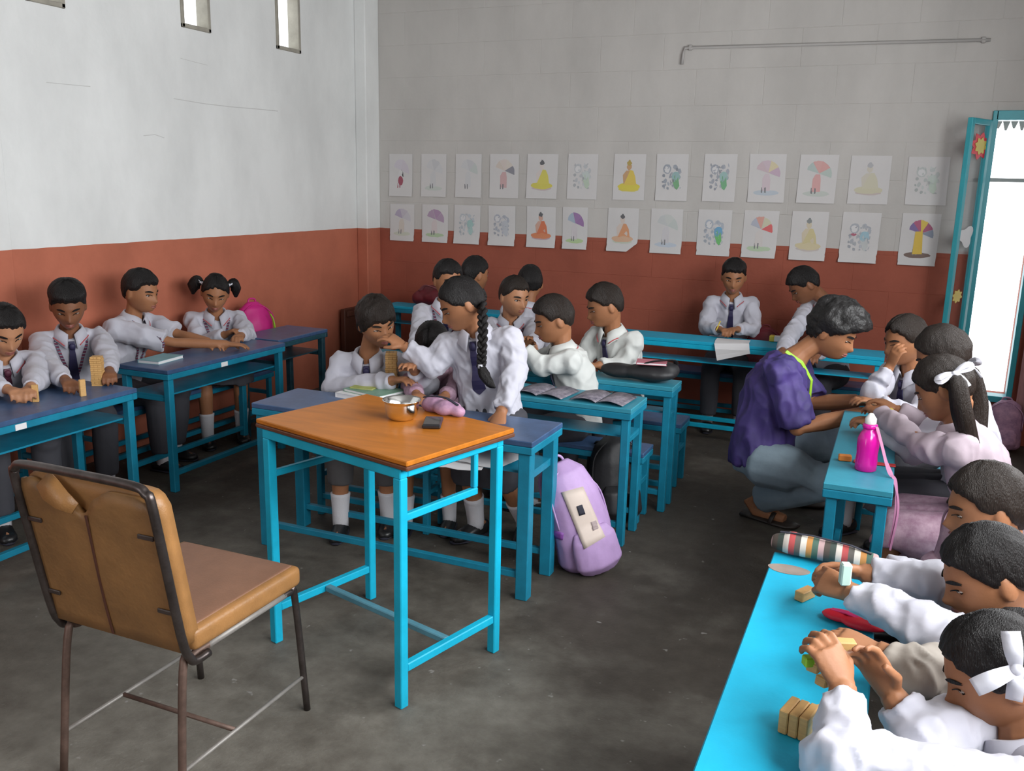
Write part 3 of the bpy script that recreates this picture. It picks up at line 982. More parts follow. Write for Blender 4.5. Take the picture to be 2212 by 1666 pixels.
# tubes
rT = 0.0115
def frame_path():
    xl, xr = CX0 + 0.002, CX1 + 0.002
    zc = 0.05
    pts = [(xl, 1.62, 0.408), (xl, 1.575, 0.408), (xl, 1.555, 0.425), (xl, yb(0.5) - 0.008, 0.50), (xl, yb(0.84) - 0.008, 0.84), (xl + 0.012, yb(0.885) - 0.008, 0.885), (xl + zc, yb(0.90) - 0.008, 0.90),
           ((xl + xr) / 2, yb(0.90) - 0.008, 0.902),
           (xr - zc, yb(0.90) - 0.008, 0.90), (xr - 0.012, yb(0.885) - 0.008, 0.885), (xr, yb(0.84) - 0.008, 0.84), (xr, yb(0.5) - 0.008, 0.50), (xr, 1.555, 0.425), (xr, 1.575, 0.408), (xr, 1.62, 0.408)]
    return smooth_path(pts, 4)
build('back_frame', MB().add(tube(frame_path(), rT, 12)), STEEL_DK, ch, smooth=True)
for x, s in ((CX0 + 0.035, -1), (CX1 - 0.02, 1)):
    p0 = np.array((x, 1.66, 0.413)); p1 = np.array((x, 1.94, 0.413))
    build('leg', MB().add(tube(smooth_path([p0, (x, 1.585, 0.411), (x + s * 0.002, 1.548, 0.385), (x + s * 0.012, 1.505, 0.0)], 5), 0.0105, 10)), STEEL_RUST, ch, smooth=True)
    build('leg', MB().add(tube(smooth_path([p1, (x, 1.985, 0.411), (x + s * 0.002, 2.005, 0.385), (x + s * 0.012, 2.035, 0.0)], 5), 0.0105, 10)), STEEL_DK, ch, smooth=True)
    build('seat_rail', MB().add(tube([p0 - [0, 0.02, 0], p1 + [0, 0.02, 0]], 0.0105, 10)), STEEL_GREY, ch, smooth=True)
    build('side_stretcher', MB().add(tube([(x + s * 0.009, 1.515, 0.118), (x + s * 0.009, 2.022, 0.118)], 0.006, 8)), STEEL_GREY, ch, smooth=True)
build('cross_stretcher', MB().add(tube([(CX0 + 0.03, 1.72, 0.118), (CX1 - 0.015, 1.72, 0.118)], 0.007, 8)), STEEL_RUST, ch, smooth=True)

# ------------------------------------------------------------------ small things
# stainless bowl
b0 = on_z(868, 905, TH + 0.012)
bw = thing('steel_bowl', 'shiny stainless steel bowl on the orange table', 'bowl', b0)
prof = [(0.034, 0.0), (0.042, 0.003), (0.051, 0.014), (0.056, 0.034), (0.0585, 0.056), (0.0595, 0.064), (0.066, 0.067), (0.0655, 0.069), (0.0565, 0.0665), (0.054, 0.034), (0.048, 0.016), (0.038, 0.006), (0.004, 0.004)]
build('bowl', MB().add(lathe(b0, prof, 40)), STEEL, bw, smooth=True)
# phone on the table
p0 = on_z(935, 918, TH + 0.012)
ph = thing('phone', 'small black phone lying near the right edge of the orange table', 'phone', p0)
RP = RT @ rotz(38)
build('case', MB().add(box(p0 + [0, 0, 0.008], (0.062, 0.115, 0.014), 0.004, RP)), PHONE, ph)
build('screen', MB().add(box(p0 + [0, 0, 0.0156], (0.054, 0.100, 0.001), 0, RP)), mat('dark_glass', (0.06, 0.055, 0.055), 0.1), ph)


def soft_bag(name, label, cat, loc, prims, material, vox=0.008, wr=0.004, seed=0, group=None, fr=28):
    r = thing(name, label, cat, loc, group)
    me = union('bag_body', prims, vox, 5, disp=lambda p: wr * pnoise(p, fr, seed))
    put_union('bag_body', me, material, r)
    return r


# pink print pouch beside the bowl
q = on_z(950, 893, TH + 0.012)
pu = soft_bag('pouch', 'crumpled pink and purple pouch lying behind the phone', 'pouch', q,
              [ball(q + [-0.03, 0.02, 0.026], (0.05, 0.04, 0.028)), ball(q + [0.03, 0.0, 0.026], (0.052, 0.038, 0.027)), ball(q + [0.075, -0.012, 0.018], (0.03, 0.022, 0.018))], PINKBAG, 0.006, 0.007, 3, fr=45)
build('zip', MB().add(ribbon([q + [-0.07, 0.01, 0.047], q + [-0.02, 0.006, 0.058], q + [0.03, -0.004, 0.057], q + [0.08, -0.016, 0.040]], (0, -0.3, 1), 0.008)), DARKNAVY, pu)


def book(label, c, size, rot, cover, name='book', page=WHITE_P, group=None):
    c = np.array(c, float); R = rotz(rot)
    r = thing(name, label, 'book', c, group)
    sx, sy, sz = size
    build('pages', MB().add(box(c + [0, 0, sz / 2], (sx - 0.006, sy - 0.006, sz - 0.004), 0, R)), page, r)
    build('cover', MB().add(box(c + [0, 0, sz - 0.001], (sx, sy, 0.002), 0, R)).add(box(c + [0, 0, 0.001], (sx, sy, 0.002), 0, R)).add(box(c + R @ np.array([-sx / 2 + 0.001, 0, sz / 2]), (0.002, sy, sz - 0.001), 0, R)), cover, r)
    return r


zD = 0.655
b1 = on_z(800, 855, zD)
book('white notebook lowest in the pile on the long blue desk', b1 + [0.02, -0.02, 0], (0.26, 0.19, 0.022), -8, WHITE_P)
book('green printed book on the white notebook', b1 + [0.03, -0.01, 0.022], (0.23, 0.165, 0.014), -14, GREENBK)
book('yellow-green booklet topmost of the pile on the long blue desk', b1 + [-0.025, 0.005, 0.036], (0.11, 0.10, 0.006), 4, YELLOWBK)
# printed sheets on the second row desk
for (x, y, lb, ro, seed) in ((1180, 848, 'left of the two dark printed booklets lying open on the turquoise desk', -6, 1), (1305, 862, 'right of the two dark printed booklets lying open on the turquoise desk', -3, 2)):
    c = on_z(x, y, 0.652)
    c[0] = min(c[0], -1.15); c[1] = 3.81
    r = thing('open_booklet', lb, 'booklet', c)
    R = rotz(ro)
    for s in (-1, 1):
        vv, ff = [], []
        for k in range(2):
            for i in range(9):
                u = i / 8
                xx = s * (0.002 + 0.125 * u); zz = 0.004 + 0.016 * math.sin(math.pi * min(1, u * 1.05)) ** 0.8 * (1 - 0.4 * u) + (0.002 if k else 0)
                for yy in (-0.10, 0.10):
                    vv.append(c + R @ np.array([xx, yy, zz]))
        for i in range(8):
            a = 2 * i
            ff += [(a, a + 1, a + 3, a + 2), (18 + a, 20 + a, 21 + a, 19 + a), (a, a + 2, a + 20, a + 18), (a + 1, a + 19, a + 21, a + 3)]
        ff += [(0, 18, 19, 1), (16, 17, 35, 34)]
        build('page', MB().add((vv, ff)), PRINTED, r, smooth=True)
# black bag and pink books on the third desk
c = np.array([-1.17, 4.30, 0.65])
bb = soft_bag('school_bag', 'flat black bag lying on the turquoise desk before the boy', 'bag', c, [ball(c + [0.08, 0, 0.045], (0.15, 0.085, 0.042)), ball(c + [-0.06, 0.01, 0.04], (0.12, 0.08, 0.038)), ball(c + [0.16, 0.02, 0.06], (0.07, 0.06, 0.05))], BLACKBAG, 0.009, 0.008, 5)
build('strap', MB().add(tube(smooth_path([c + [0.05, -0.04, 0.09], c + [0.12, -0.05, 0.115], c + [0.2, 0.0, 0.118], c + [0.2, 0.05, 0.08]], 5), [(0.012, 0.004)] * 16, 8)), BLACKBAG, bb, smooth=True)
book('pink book on top of the black bag', np.array([-1.08, 4.30, 0.742]), (0.15, 0.10, 0.012), 12, PINKBK)
# paper under the seated boy's hands at the back
p = on_z(1580, 738, 0.652)
sh = thing('worksheet', 'white sheet hanging over the edge of the back desk', 'paper', (p[0], 5.64, 0.652))
pp = [(0, 5.80, 0.6535), (0, 5.70, 0.655), (0, 5.625, 0.654), (0, 5.607, 0.640), (0, 5.600, 0.60), (0, 5.595, 0.575)]
build('sheet', MB().add(ribbon([(p[0] + 0.008 * i, b, cc) for i, (a, b, cc) in enumerate(pp)], [(0, 0, 1), (0, 0, 1), (0, -.4, .9), (0, -.9, .4), (0, -1, 0), (0, -1, 0)], 0.21, 0.0015)), WHITE_P, sh)
p = on_z(1680, 738, 0.652)
yb_ = thing('chalk_box', 'small yellow and white box on the back desk', 'box', p)
build('box', MB().add(box(p + [0, 0.0, 0.018], (0.10, 0.05, 0.036), 0.003)), WHITE_P, yb_)
build('sleeve', MB().add(box(p + [-0.035, 0.0, 0.0185], (0.032, 0.052, 0.038), 0.003)), YEL, yb_)
# papers on the shelf under the long blue desk
for k, (x, y, ro) in enumerate(((1010, 985, 12), (1075, 985, -6))):
    c = on_z(x, y, 0.522 + 0.004 * k)
    c[1] = max(c[1], 3.12)
    r = thing('worksheet', ['white sheet drooping from the shelf under the long blue desk', 'second white sheet on the shelf under the long blue desk, nearer its right end'][k], 'paper', c)
    R = rotz(ro)
    vv, ff = [], []
    for d in (0, 0.0015):
        for j in range(6):
            for i in range(5):
                u = (i / 4 - 0.5) * 0.19; w = (j / 5 - 0.5) * 0.27
                dz = -0.10 * max(0, -w - 0.02) ** 1.0 * (1.0 if k == 0 else 0.2) + 0.004 * math.sin(i * 2 + j)
                vv.append(c + R @ np.array([u, w - 0.02, dz + 0.004 + d]))
    for j in range(5):
        for i in range(4):
            a = j * 5 + i
            ff += [(a, a + 5, a + 6, a + 1), (30 + a, 31 + a, 36 + a, 35 + a)]
    build('sheet', MB().add((vv, ff)), WHITE_P, r, smooth=True)
# notebook on the left desk
c = on_z(345, 782, 0.65)
book('pale teal notebook on the corner of the blue desk by the left wall', c + [-0.02, 0.03, 0], (0.13, 0.20, 0.018), 6, TEALBK)

# --- backpacks
def backpack(label, base, w, h, d, az, tilt, m, pocket=None, seed=0, strapm=None, name='backpack', panel=False, curl=0.0, side=0.0):
    """Slumped school backpack standing on base; az: the way its front faces; tilt: lean backwards (deg)."""
    base = np.array(base, float)
    f = np.array([math.cos(math.radians(az)), math.sin(math.radians(az)), 0]); s = np.array([f[1], -f[0], 0])
    t = math.radians(tilt)
    up = np.array([0, 0, 1.0]) * math.cos(t) - f * math.sin(t); fr = f * math.cos(t) + np.array([0, 0, 1.0]) * math.sin(t)
    P = lambda u, v, q: base + s * (u + side * v) + up * v + fr * q - f * curl * max(0, v / h) ** 2
    r = thing(name, label, 'backpack', base)
    body = [tube([P(0, 0.02, 0), P(0, 0.05 * h / 0.4, 0), P(0, h * 0.35, 0.0), P(0, h * 0.7, -0.005), P(0, h * 0.9, -0.012), P(0, h, -0.02)],
                 [(w * 0.40, d * 0.40), (w * 0.5, d * 0.52), (w * 0.5, d * 0.5), (w * 0.46, d * 0.44), (w * 0.36, d * 0.34), (w * 0.16, d * 0.16)], 16, ref=s)]
    me = union('bag_body', body, 0.008, 5, disp=lambda p: 0.006 * pnoise(p, 22, seed))
    put_union('bag_body', me, m, r)
    pk = [tube([P(0, 0.03, d * 0.42), P(0, 0.07, d * 0.5), P(0, h * 0.38, d * 0.48), P(0, h * 0.46, d * 0.40)], [(w * 0.33, d * 0.16), (w * 0.40, d * 0.26), (w * 0.38, d * 0.2), (w * 0.3, d * 0.08)], 14, ref=s)]
    me = union('front_pocket', pk, 0.008, 4, disp=lambda p: 0.004 * pnoise(p, 25, seed + 1))
    put_union('front_pocket', me, pocket or m, r)
    for u in (-1, 1):
        pts = smooth_path([P(u * w * 0.18, h * 0.9, -d * 0.35), P(u * w * 0.24, h * 0.75, -d * 0.6), P(u * w * 0.27, h * 0.4, -d * 0.66), P(u * w * 0.34, h * 0.12, -d * 0.5)], 5)
        build('shoulder_strap', MB().add(tube(pts, [(0.022, 0.007)] * len(pts), 8, ref=s)), strapm or m, r, smooth=True)
    pts = smooth_path([P(-0.03, h * 0.96, -d * 0.1), P(-0.02, h * 1.04, -d * 0.12), P(0.02, h * 1.04, -d * 0.12), P(0.03, h * 0.96, -d * 0.1)], 4)
    build('grab_handle', MB().add(tube(pts, 0.006, 8)), strapm or m, r, smooth=True)
    zp = smooth_path([P(-w * 0.47, h * 0.45, d * 0.2), P(-w * 0.42, h * 0.8, d * 0.22), P(0, h * 0.97, d * 0.12), P(w * 0.42, h * 0.8, d * 0.22), P(w * 0.47, h * 0.45, d * 0.2)], 5)
    build('zip', MB().add(tube(zp, 0.004, 6)), strapm or m, r, smooth=True)
    return r, P, (s, up, fr)


# lavender bag leaning against the desk leg
lv, P, ax_ = backpack('lavender backpack with a cream panel slumped on the floor by the desk leg', (-1.085, 3.44, 0), 0.27, 0.46, 0.20, -38, -2, LAV, seed=4, strapm=LAV, curl=0.09, side=0.26)
bv = None
mesh_body = [o for o in lv.children if o.name.startswith('bag_body')][0].data
pkt = [o for o in lv.children if o.name.startswith('front_pocket')][0].data
bv1, bv2 = bvh_of(mesh_body, lv), bvh_of(pkt, lv)
def on_bag(px, py, off=0.004):
    d = Vector(tuple(nrm(_ray(px, py)))); o_ = Vector(tuple(E0))
    h1 = bv1.ray_cast(o_, d); h2 = bv2.ray_cast(o_, d)
    hs = [h for h in (h1, h2) if h[0] is not None]
    if not hs:
        return None
    h = min(hs, key=lambda k: k[3])
    return np.array(h[0]) , np.array(h[1])
def decal(pts_px, m, name, parent, th, nu=7, nv=9):
    """Sewn-on patch: a quad given by its corners, laid on the bag's surface."""
    q = np.array(pts_px, float)
    v, n = [], []
    last = on_bag(*q.mean(0)) or on_bag(1235, 1110)
    if last is None:
        return None
    for j in range(nv):
        for i in range(nu):
            u, w = i / (nu - 1), j / (nv - 1)
            pp = (q[0] * (1 - u) + q[1] * u) * (1 - w) + (q[3] * (1 - u) + q[2] * u) * w
            h = on_bag(*pp) or last
            last = h
            v.append(h[0] + h[1] * th); n.append(h[1])
    v = np.array(v); v2 = v - np.array(n) * (th * 2 + 0.002)
    N_ = len(v)
    f = []
    for j in range(nv - 1):
        for i in range(nu - 1):
            a = j * nu + i
            f += [(a, a + 1, a + nu + 1, a + nu), (N_ + a, N_ + a + nu, N_ + a + nu + 1, N_ + a + 1)]
    bd = list(range(nu)) + [j * nu + nu - 1 for j in range(1, nv)] + [(nv - 1) * nu + i for i in range(nu - 2, -1, -1)] + [j * nu for j in range(nv - 2, 0, -1)]
    for k in range(len(bd)):
        a, b = bd[k], bd[(k + 1) % len(bd)]
        f.append((a, N_ + a, N_ + b, b))
    return build(name, MB().add((np.vstack([v, v2]), f)), m, parent, smooth=True)
if on_bag(1240, 1110):
    pn = decal([(1213, 1064), (1258, 1052), (1306, 1160), (1262, 1186)], CREAM, 'cream_panel', lv, 0.006)
    pn and decal([(1244, 1094), (1256, 1090), (1263, 1110), (1250, 1114)], DARKNAVY, 'emblem', pn, 0.009, 5, 5)
    pn and decal([(1274, 1128), (1285, 1124), (1292, 1143), (1281, 1148)], mat('faded_print', (0.34, 0.27, 0.27), 0.7), 'emblem', pn, 0.009, 5, 5)
    decal([(1188, 1144), (1218, 1152), (1216, 1166), (1192, 1160)], LAV_D, 'violet_strap', lv, 0.006, 5, 4)

mg, P, _a = backpack('bright magenta backpack against the left wall beside the pigtailed girl', (-3.87, 4.72, 0.362), 0.27, 0.44, 0.17, -20, 3, MAGENTA, seed=8)
zpt = smooth_path([P(-0.10, 0.08, 0.10), P(-0.08, 0.3, 0.105), P(-0.06, 0.36, 0.10)], 4)
o = build('strap', MB().add(tube(zpt, [(0.008, 0.004)] * len(zpt), 6)), LIME, mg, smooth=True); o['label'] = 'lime green webbing'
c = np.array([-3.32, 6.14, 0.652])
rb = soft_bag('school_bag', 'dark red bag lying on the far corner desk', 'bag', c, [ball(c + [0.02, 0, 0.085], (0.15, 0.085, 0.085)), ball(c + [-0.08, -0.01, 0.06], (0.09, 0.08, 0.06))], DKRED, 0.010, 0.010, 6)
build('strap', MB().add(tube(smooth_path([c + [-0.08, -0.05, 0.12], c + [-0.01, -0.08, 0.17], c + [0.08, -0.07, 0.15]], 5), [(0.014, 0.004)] * 11, 8)), mat('grey_red_strap', (0.30, 0.10, 0.11), 0.6), rb, smooth=True)
c = np.array([-3.25, 5.93, 0.0])
backpack('dark red backpack standing under the far corner desk', (-3.16, 5.84, 0), 0.28, 0.48, 0.18, -60, 4, DKRED, seed=12)
backpack('black backpack on the floor beside the lavender one', (-1.16, 4.02, 0), 0.27, 0.42, 0.2, -50, 5, BLACKBAG, seed=13)
backpack('dark maroon backpack on the bench beside the boy with pencil', (-0.78, 6.16, 0.362), 0.25, 0.33, 0.15, -85, 3, DKRED, seed=15)
backpack('pink bag standing on the floor below the bright doorway', (0.72, 6.30, 0), 0.22, 0.33, 0.13, -95, 3, PINKBAG, seed=16)
# brown panel standing against the left wall behind the blurred child
a_, b_ = on_x(733, 668, -4.07), on_x(786, 790, -4.07)
bpn = thing('wooden_screen', 'dark brown wooden panel leaning on the left wall near the corner', 'panel', (-4.03, (a_[1] + b_[1]) / 2, 0))
build('board', MB().add(span((-4.06, a_[1], 0), (-4.02, b_[1] + 0.02, a_[2]), 0.004)), BROWNPANEL, bpn)
for zz in (0.12, a_[2] - 0.06):
    build('batten', MB().add(span((-4.019, a_[1] + 0.02, zz), (-4.0, b_[1], zz + 0.04), 0.003)), BROWNPANEL, bpn)

# --- bottle with strap on the right desk
c = np.array([-0.032, 3.245, 0.65])
bt = thing('water_bottle', 'magenta plastic water bottle with white cap standing on the narrow desk', 'bottle', c)
build('bottle', MB().add(lathe(c, [(0.030, 0), (0.036, 0.004), (0.037, 0.03), (0.035, 0.06), (0.037, 0.09), (0.036, 0.115), (0.028, 0.135), (0.021, 0.146), (0.021, 0.155)], 28)), BOTTLE, bt, smooth=True)
build('collar_ring', MB().add(lathe(c + [0, 0, 0.152], [(0.024, 0), (0.025, 0.003), (0.025, 0.012), (0.022, 0.015)], 24)), BOTTLE, bt, smooth=True)
build('cap', MB().add(lathe(c + [0, 0, 0.167], [(0.018, 0), (0.019, 0.004), (0.019, 0.02), (0.013, 0.028), (0.008, 0.036), (0.004, 0.038)], 24)), CAPW, bt, smooth=True)
st = smooth_path([c + [0.022, -0.012, 0.160], c + [0.045, -0.03, 0.10], c + [0.075, -0.055, 0.02], c + [0.100, -0.06, -0.01], c + [0.112, -0.07, -0.12], c + [0.105, -0.075, -0.24]], 6)
build('carry_strap', MB().add(ribbon(st, (0.3, -0.95, 0.1), 0.010, 0.002)), mat('pink_webbing', (0.55, 0.22, 0.38), 0.7), bt)
build('carry_strap', MB().add(ribbon(smooth_path([c + [0.02, -0.016, 0.163], c + [0.06, -0.035, 0.06], c + [0.092, -0.06, 0.0], c + [0.118, -0.07, -0.10], c + [0.108, -0.082, -0.25]], 6), (0.3, -0.95, 0.1), 0.007, 0.002)), mat('pink_webbing', (0.55, 0.22, 0.38), 0.7), bt)
c = np.array([0.0, 3.33, 0.651])
ru = thing('ruler', 'red ruler lying behind the magenta bottle', 'ruler', c)
build('blade', MB().add(box(c + [-0.005, 0, 0.003], (0.14, 0.030, 0.004), 0.001, rotz(4))), REDRULER, ru)
build('bevel_edge', MB().add(box(c + [-0.005, 0.016, 0.002], (0.14, 0.006, 0.002), 0.0005, rotz(4))), REDRULER, ru)
c = np.array([-0.105, 3.325, 0.651])
tag(build('toy_block', MB().add(box(c + [0, 0, 0.011], (0.045, 0.025, 0.022), 0.003, rotz(8))), ORANGE, base=c), 'orange block beside the magenta bottle', 'block')

# --- striped pencil case
c = np.array([-0.085, 2.335, 0.652])
pcase = soft_bag('pencil_case', 'multicoloured woven pencil case at the far end of the bright near desk', 'pencil case', c, [tube([c + [-0.15, 0.03, 0.024], c + [-0.10, 0.022, 0.03], c + [0.02, 0.0, 0.03], c + [0.115, -0.015, 0.026]], [(0.022, 0.018), (0.040, 0.03), (0.040, 0.03), (0.024, 0.022)], 14, ref=(0, 1, 0))], PLAID, 0.006, 0.003, 9)
build('zip', MB().add(ribbon([c + [-0.13, 0.022, 0.055], c + [-0.05, 0.012, 0.0615], c + [0.05, -0.008, 0.060], c + [0.10, -0.018, 0.050]], (0, 0, 1), 0.008, 0.002)), DARKNAVY, pcase)


# --- wooden blocks
def wblock(label, c, rot, size=(0.075, 0.025, 0.015), tilt=0, m=BLOCKW, group='wooden building blocks', R=None):
    c = np.array(c, float)
    R = rotz(rot) if R is None else R
    if tilt:
        t = math.radians(tilt)
        R = R @ np.array([[math.cos(t), 0, math.sin(t)], [0, 1, 0], [-math.sin(t), 0, math.cos(t)]])
    return tag(build('wooden_block', MB().add(box(c, size, 0.002, R)), m, base=c), label, 'block', group)


NTH = ['lowest', 'second', 'third', 'fourth', 'fifth', 'sixth', 'seventh', 'eighth', 'ninth', 'tenth', 'eleventh', 'twelfth', 'thirteenth', 'fourteenth', 'fifteenth', 'sixteenth', 'seventeenth', 'topmost']


def tower(px, py, zt, n, label, rot=20, q=0.6):
    """Stacked-block tower: n layers of three crossed blocks."""
    c = np.array(on_z(px, py, zt), float)
    me = None
    for k in range(n):
        R = rotz(rot + 90 * (k % 2) + random.uniform(-3, 3))
        for j in (-1, 0, 1):
            cc = c + R @ np.array([random.uniform(-.002, .002), j * 0.0255 * q, 0]) + np.array([0.0, 0, (0.0078 + 0.0156 * k) * q])
            pos = (('nearer', 'middle', 'farther') if k % 2 else ('left', 'middle', 'right'))[j + 1]
            tag(build('wooden_block', MB().add(box(cc, (0.076 * q, 0.0245 * q, 0.0150 * q), 0.001, R)), BLOCKW, base=cc),
                '%s block of the %s layer in the %s' % (pos, NTH[k] if k < n - 1 else 'topmost', label), 'block', 'blocks of the ' + label)


# lone and small heaps on the near desk
K_ = 0.65
wblock('single wooden block lying alone near the bare patch of the bright desk', on_z(1739, 1283, K_ + 0.013), 62, (0.052, 0.024, 0.024))
c = on_z(1722, 1580, K_)
for j, lb in enumerate(('left of three wooden blocks standing together at the bottom of the picture', 'middle of three wooden blocks standing together at the bottom of the picture', 'right of three wooden blocks standing together at the bottom of the picture')):
    wblock(lb, c + [-0.017 + 0.0175 * j, 0.006 - 0.004 * j, 0.0240], 75, (0.060, 0.0165, 0.046))
wblock('pale block lying behind the group of three standing ones', on_z(1765, 1545, K_ + 0.009), 70, (0.05, 0.022, 0.017))
# red pouch and rubber on the near desk
c = on_z(1838, 1350, K_)
rp = soft_bag('red_pouch', 'bright red cloth pouch folded on the turquoise desk', 'pouch', c, [ball(c + [-0.024, 0.014, 0.011], (0.042, 0.026, 0.011)), ball(c + [0.030, -0.012, 0.013], (0.052, 0.024, 0.012))], RED, 0.0045, 0.002, 2)
build('fold', MB().add(ribbon([c + [-0.045, 0.02, 0.019], c + [-0.01, 0.006, 0.023], c + [0.045, -0.022, 0.022]], (0, 0, 1), 0.014, 0.002)), mat('deep_pink_lining', (0.62, 0.02, 0.15), 0.5), rp)


# ------------------------------------------------------------------ the two rows of coloured drawings on the poster wall
def ink(rgb):
    rgb = tuple(0.88 * c + 0.12 * 0.62 for c in rgb)
    k = 'ink_%d_%d_%d' % tuple(int(c * 255) for c in rgb)
    return mat(k, rgb, 0.85)


def ell(cx, cy, rx, ry, n=20, a0=0.0, a1=2 * math.pi, rot=0.0):
    out = []
    for t in np.linspace(a0, a1, n, endpoint=abs(a1 - a0) < 6.2):
        x, y = rx * math.cos(t), ry * math.sin(t)
        out.append((cx + x * math.cos(rot) - y * math.sin(rot), cy + x * math.sin(rot) + y * math.cos(rot)))
    return out


def seated(robe, lap, skin=(0.62, 0.55, 0.52), hair=(0.06, 0.06, 0.07), base=(0.45, 0.36, 0.36)):
    return [(base, ell(0, -.30, .33, .055)), (lap, ell(0, -.24, .36, .085)), (skin, [(-.17, -.18), (-.20, .03), (-.10, .13), (.10, .13), (.18, .02), (.16, -.18)]),
            (robe, [(-.16, -.20), (-.04, .02), (.02, .14), (.12, .13), (.20, .0), (.24, -.2)]), (skin, ell(-.01, .22, .075, .085)), (hair, ell(-.01, .295, .075, .05)), (hair, ell(-.01, .34, .035, .03))]


def brolly(cols, body, ground, tilt=-0.25, leg=(0.15, 0.15, 0.16)):
    out = []
    if ground:
        out.append((ground, ell(0, -.34, .36, .06)))
    out += [(body, [(-.12, -.30), (-.13, -.02), (-.06, .08), (.06, .08), (.10, -.05), (.10, -.30)]), (leg, [(-.14, -.34), (-.14, -.22), (-.10, -.22), (-.10, -.34)]), (leg, [(-.05, -.34), (-.05, -.22), (-.01, -.22), (-.01, -.34)])]
    n = len(cols)
    for i, c in enumerate(cols):
        a0, a1 = math.pi * (1 - i / n), math.pi * (1 - (i + 1) / n)
        out.append((c, [(0.03, .10)] + ell(0.03, .10, .34, .27, 7, a0, a1, tilt)))
    return out


def garden(line, bush, bush2, faint=0.0):
    out = [(line, ell(-.16, .17, .13, .11)), ((0.64, 0.63, 0.63), ell(-.16, .16, .09, .075)), (line, ell(.10, .22, .07, .05)), (line, ell(.24, .12, .05, .06))]
    for i, (x, y, r) in enumerate([(-.26, .02, .05), (-.2, -.1, .06), (-.1, -.16, .045), (-.25, -.22, .05), (-.05, .0, .05), (.05, -.2, .04), (-.12, -.27, .04), (.25, -.02, .045), (.0, .08, .03), (-.28, -.12, .03)]):
        out.append((tuple(c * (0.8 + 0.3 * (i % 3) / 2) for c in line), ell(x, y, r, r * 0.8, 7, rot=i)))
    rs = random.Random(int(line[0] * 1000))
    for i in range(26):
        x, y = rs.uniform(-.30, .30), rs.uniform(-.30, .27)
        k = rs.uniform(.72, 1.12)
        out.append((tuple(round(min(.64, c * k), 2) for c in line), ell(x, y, rs.uniform(.012, .05), rs.uniform(.008, .03), 6, rot=rs.uniform(0, 3))))
    out += [(bush, ell(.13, .0, .13, .12, 14)), (bush2, [(.02, -.06), (.10, .03), (.2, .0), (.25, -.2), (.18, -.3), (.10, -.26), (.05, -.14)])]
    return out


GY = (0.50, 0.50, 0.52); LG = (0.55, 0.55, 0.56)
DK = (0.30, 0.32, 0.36)
TOP = [
    (867, 48, brolly([(.56, .52, .58), (.55, .50, .56)], (0.60, 0.59, 0.60), None, leg=(.32, .03, .07)) + [((.30, .02, .06), ell(.0, -.16, .11, .12)), ((.04, .04, .05), [(.04, .12), (.12, .05), (.13, -.06), (.07, -.04)]), ((.62, .61, .61), ell(.0, .05, .09, .06))], 'drawing of a figure in a dark red skirt, first sheet of the top row'),
    (938, 52, brolly([LG, GY, LG], LG, (.50, .54, .50)), 'faint grey drawing of a figure with umbrella, second sheet of the top row'),
    (1013, 54, brolly([LG, GY, (.48, .52, .50)], LG, None), 'very faint grey drawing, third sheet of the top row'),
    (1090, 60, brolly([(.58, .50, .44), (.60, .52, .48), (.60, .54, .48), (.20, .20, .24)], (.55, .34, .34), None), 'child in dull pink under a peach umbrella, drawn with a dark edge'),
    (1172, 64, seated((.62, .55, .06), (.60, .53, .05), base=(.50, .40, .42)), 'drawing of a seated figure in a yellow robe with a pale face'),
    (1259, 62, garden((.46, .48, .50), (.50, .56, .54), (.44, .54, .42)), 'pale scribbled garden drawing between the two yellow seated figures'),
    (1360, 66, seated((.66, .48, .04), (.64, .54, .02), skin=(.50, .28, .12), hair=(.40, .28, .03), base=(.62, .52, .05)), 'drawing of a seated figure all in yellow with a brown face'),
    (1452, 66, garden((.30, .33, .38), (.26, .42, .42), (.14, .36, .16)), 'dark scribbled drawing with a green bush, left of two alike in the top row'),
    (1555, 68, garden((.33, .35, .40), (.28, .45, .43), (.13, .38, .18)), 'dark scribbled drawing with a green bush, right of two alike in the top row'),
    (1657, 76, brolly([(.55, .42, .46), (.56, .44, .50), (.62, .54, .34), (.50, .36, .46)], (.58, .48, .52), (.44, .50, .56)), 'drawing of a child under a pink and yellow umbrella above blue water'),
    (1766, 80, brolly([(.40, .48, .46), (.62, .34, .32), (.62, .32, .30), (.42, .50, .46)], (.62, .33, .32), (.48, .52, .48)), 'drawing of a salmon pink figure under a salmon umbrella'),
    (1878, 84, seated((.56, .53, .40), (.55, .52, .37), skin=(.56, .52, .44), hair=(.40, .40, .42), base=(.50, .42, .40)), 'pale yellowish drawing of a seated figure, twelfth sheet of the top row'),
    (2003, 86, garden((.46, .49, .48), (.48, .54, .50), (.46, .54, .46)), 'pale grey green scribbled drawing, last sheet of the top row'),
]
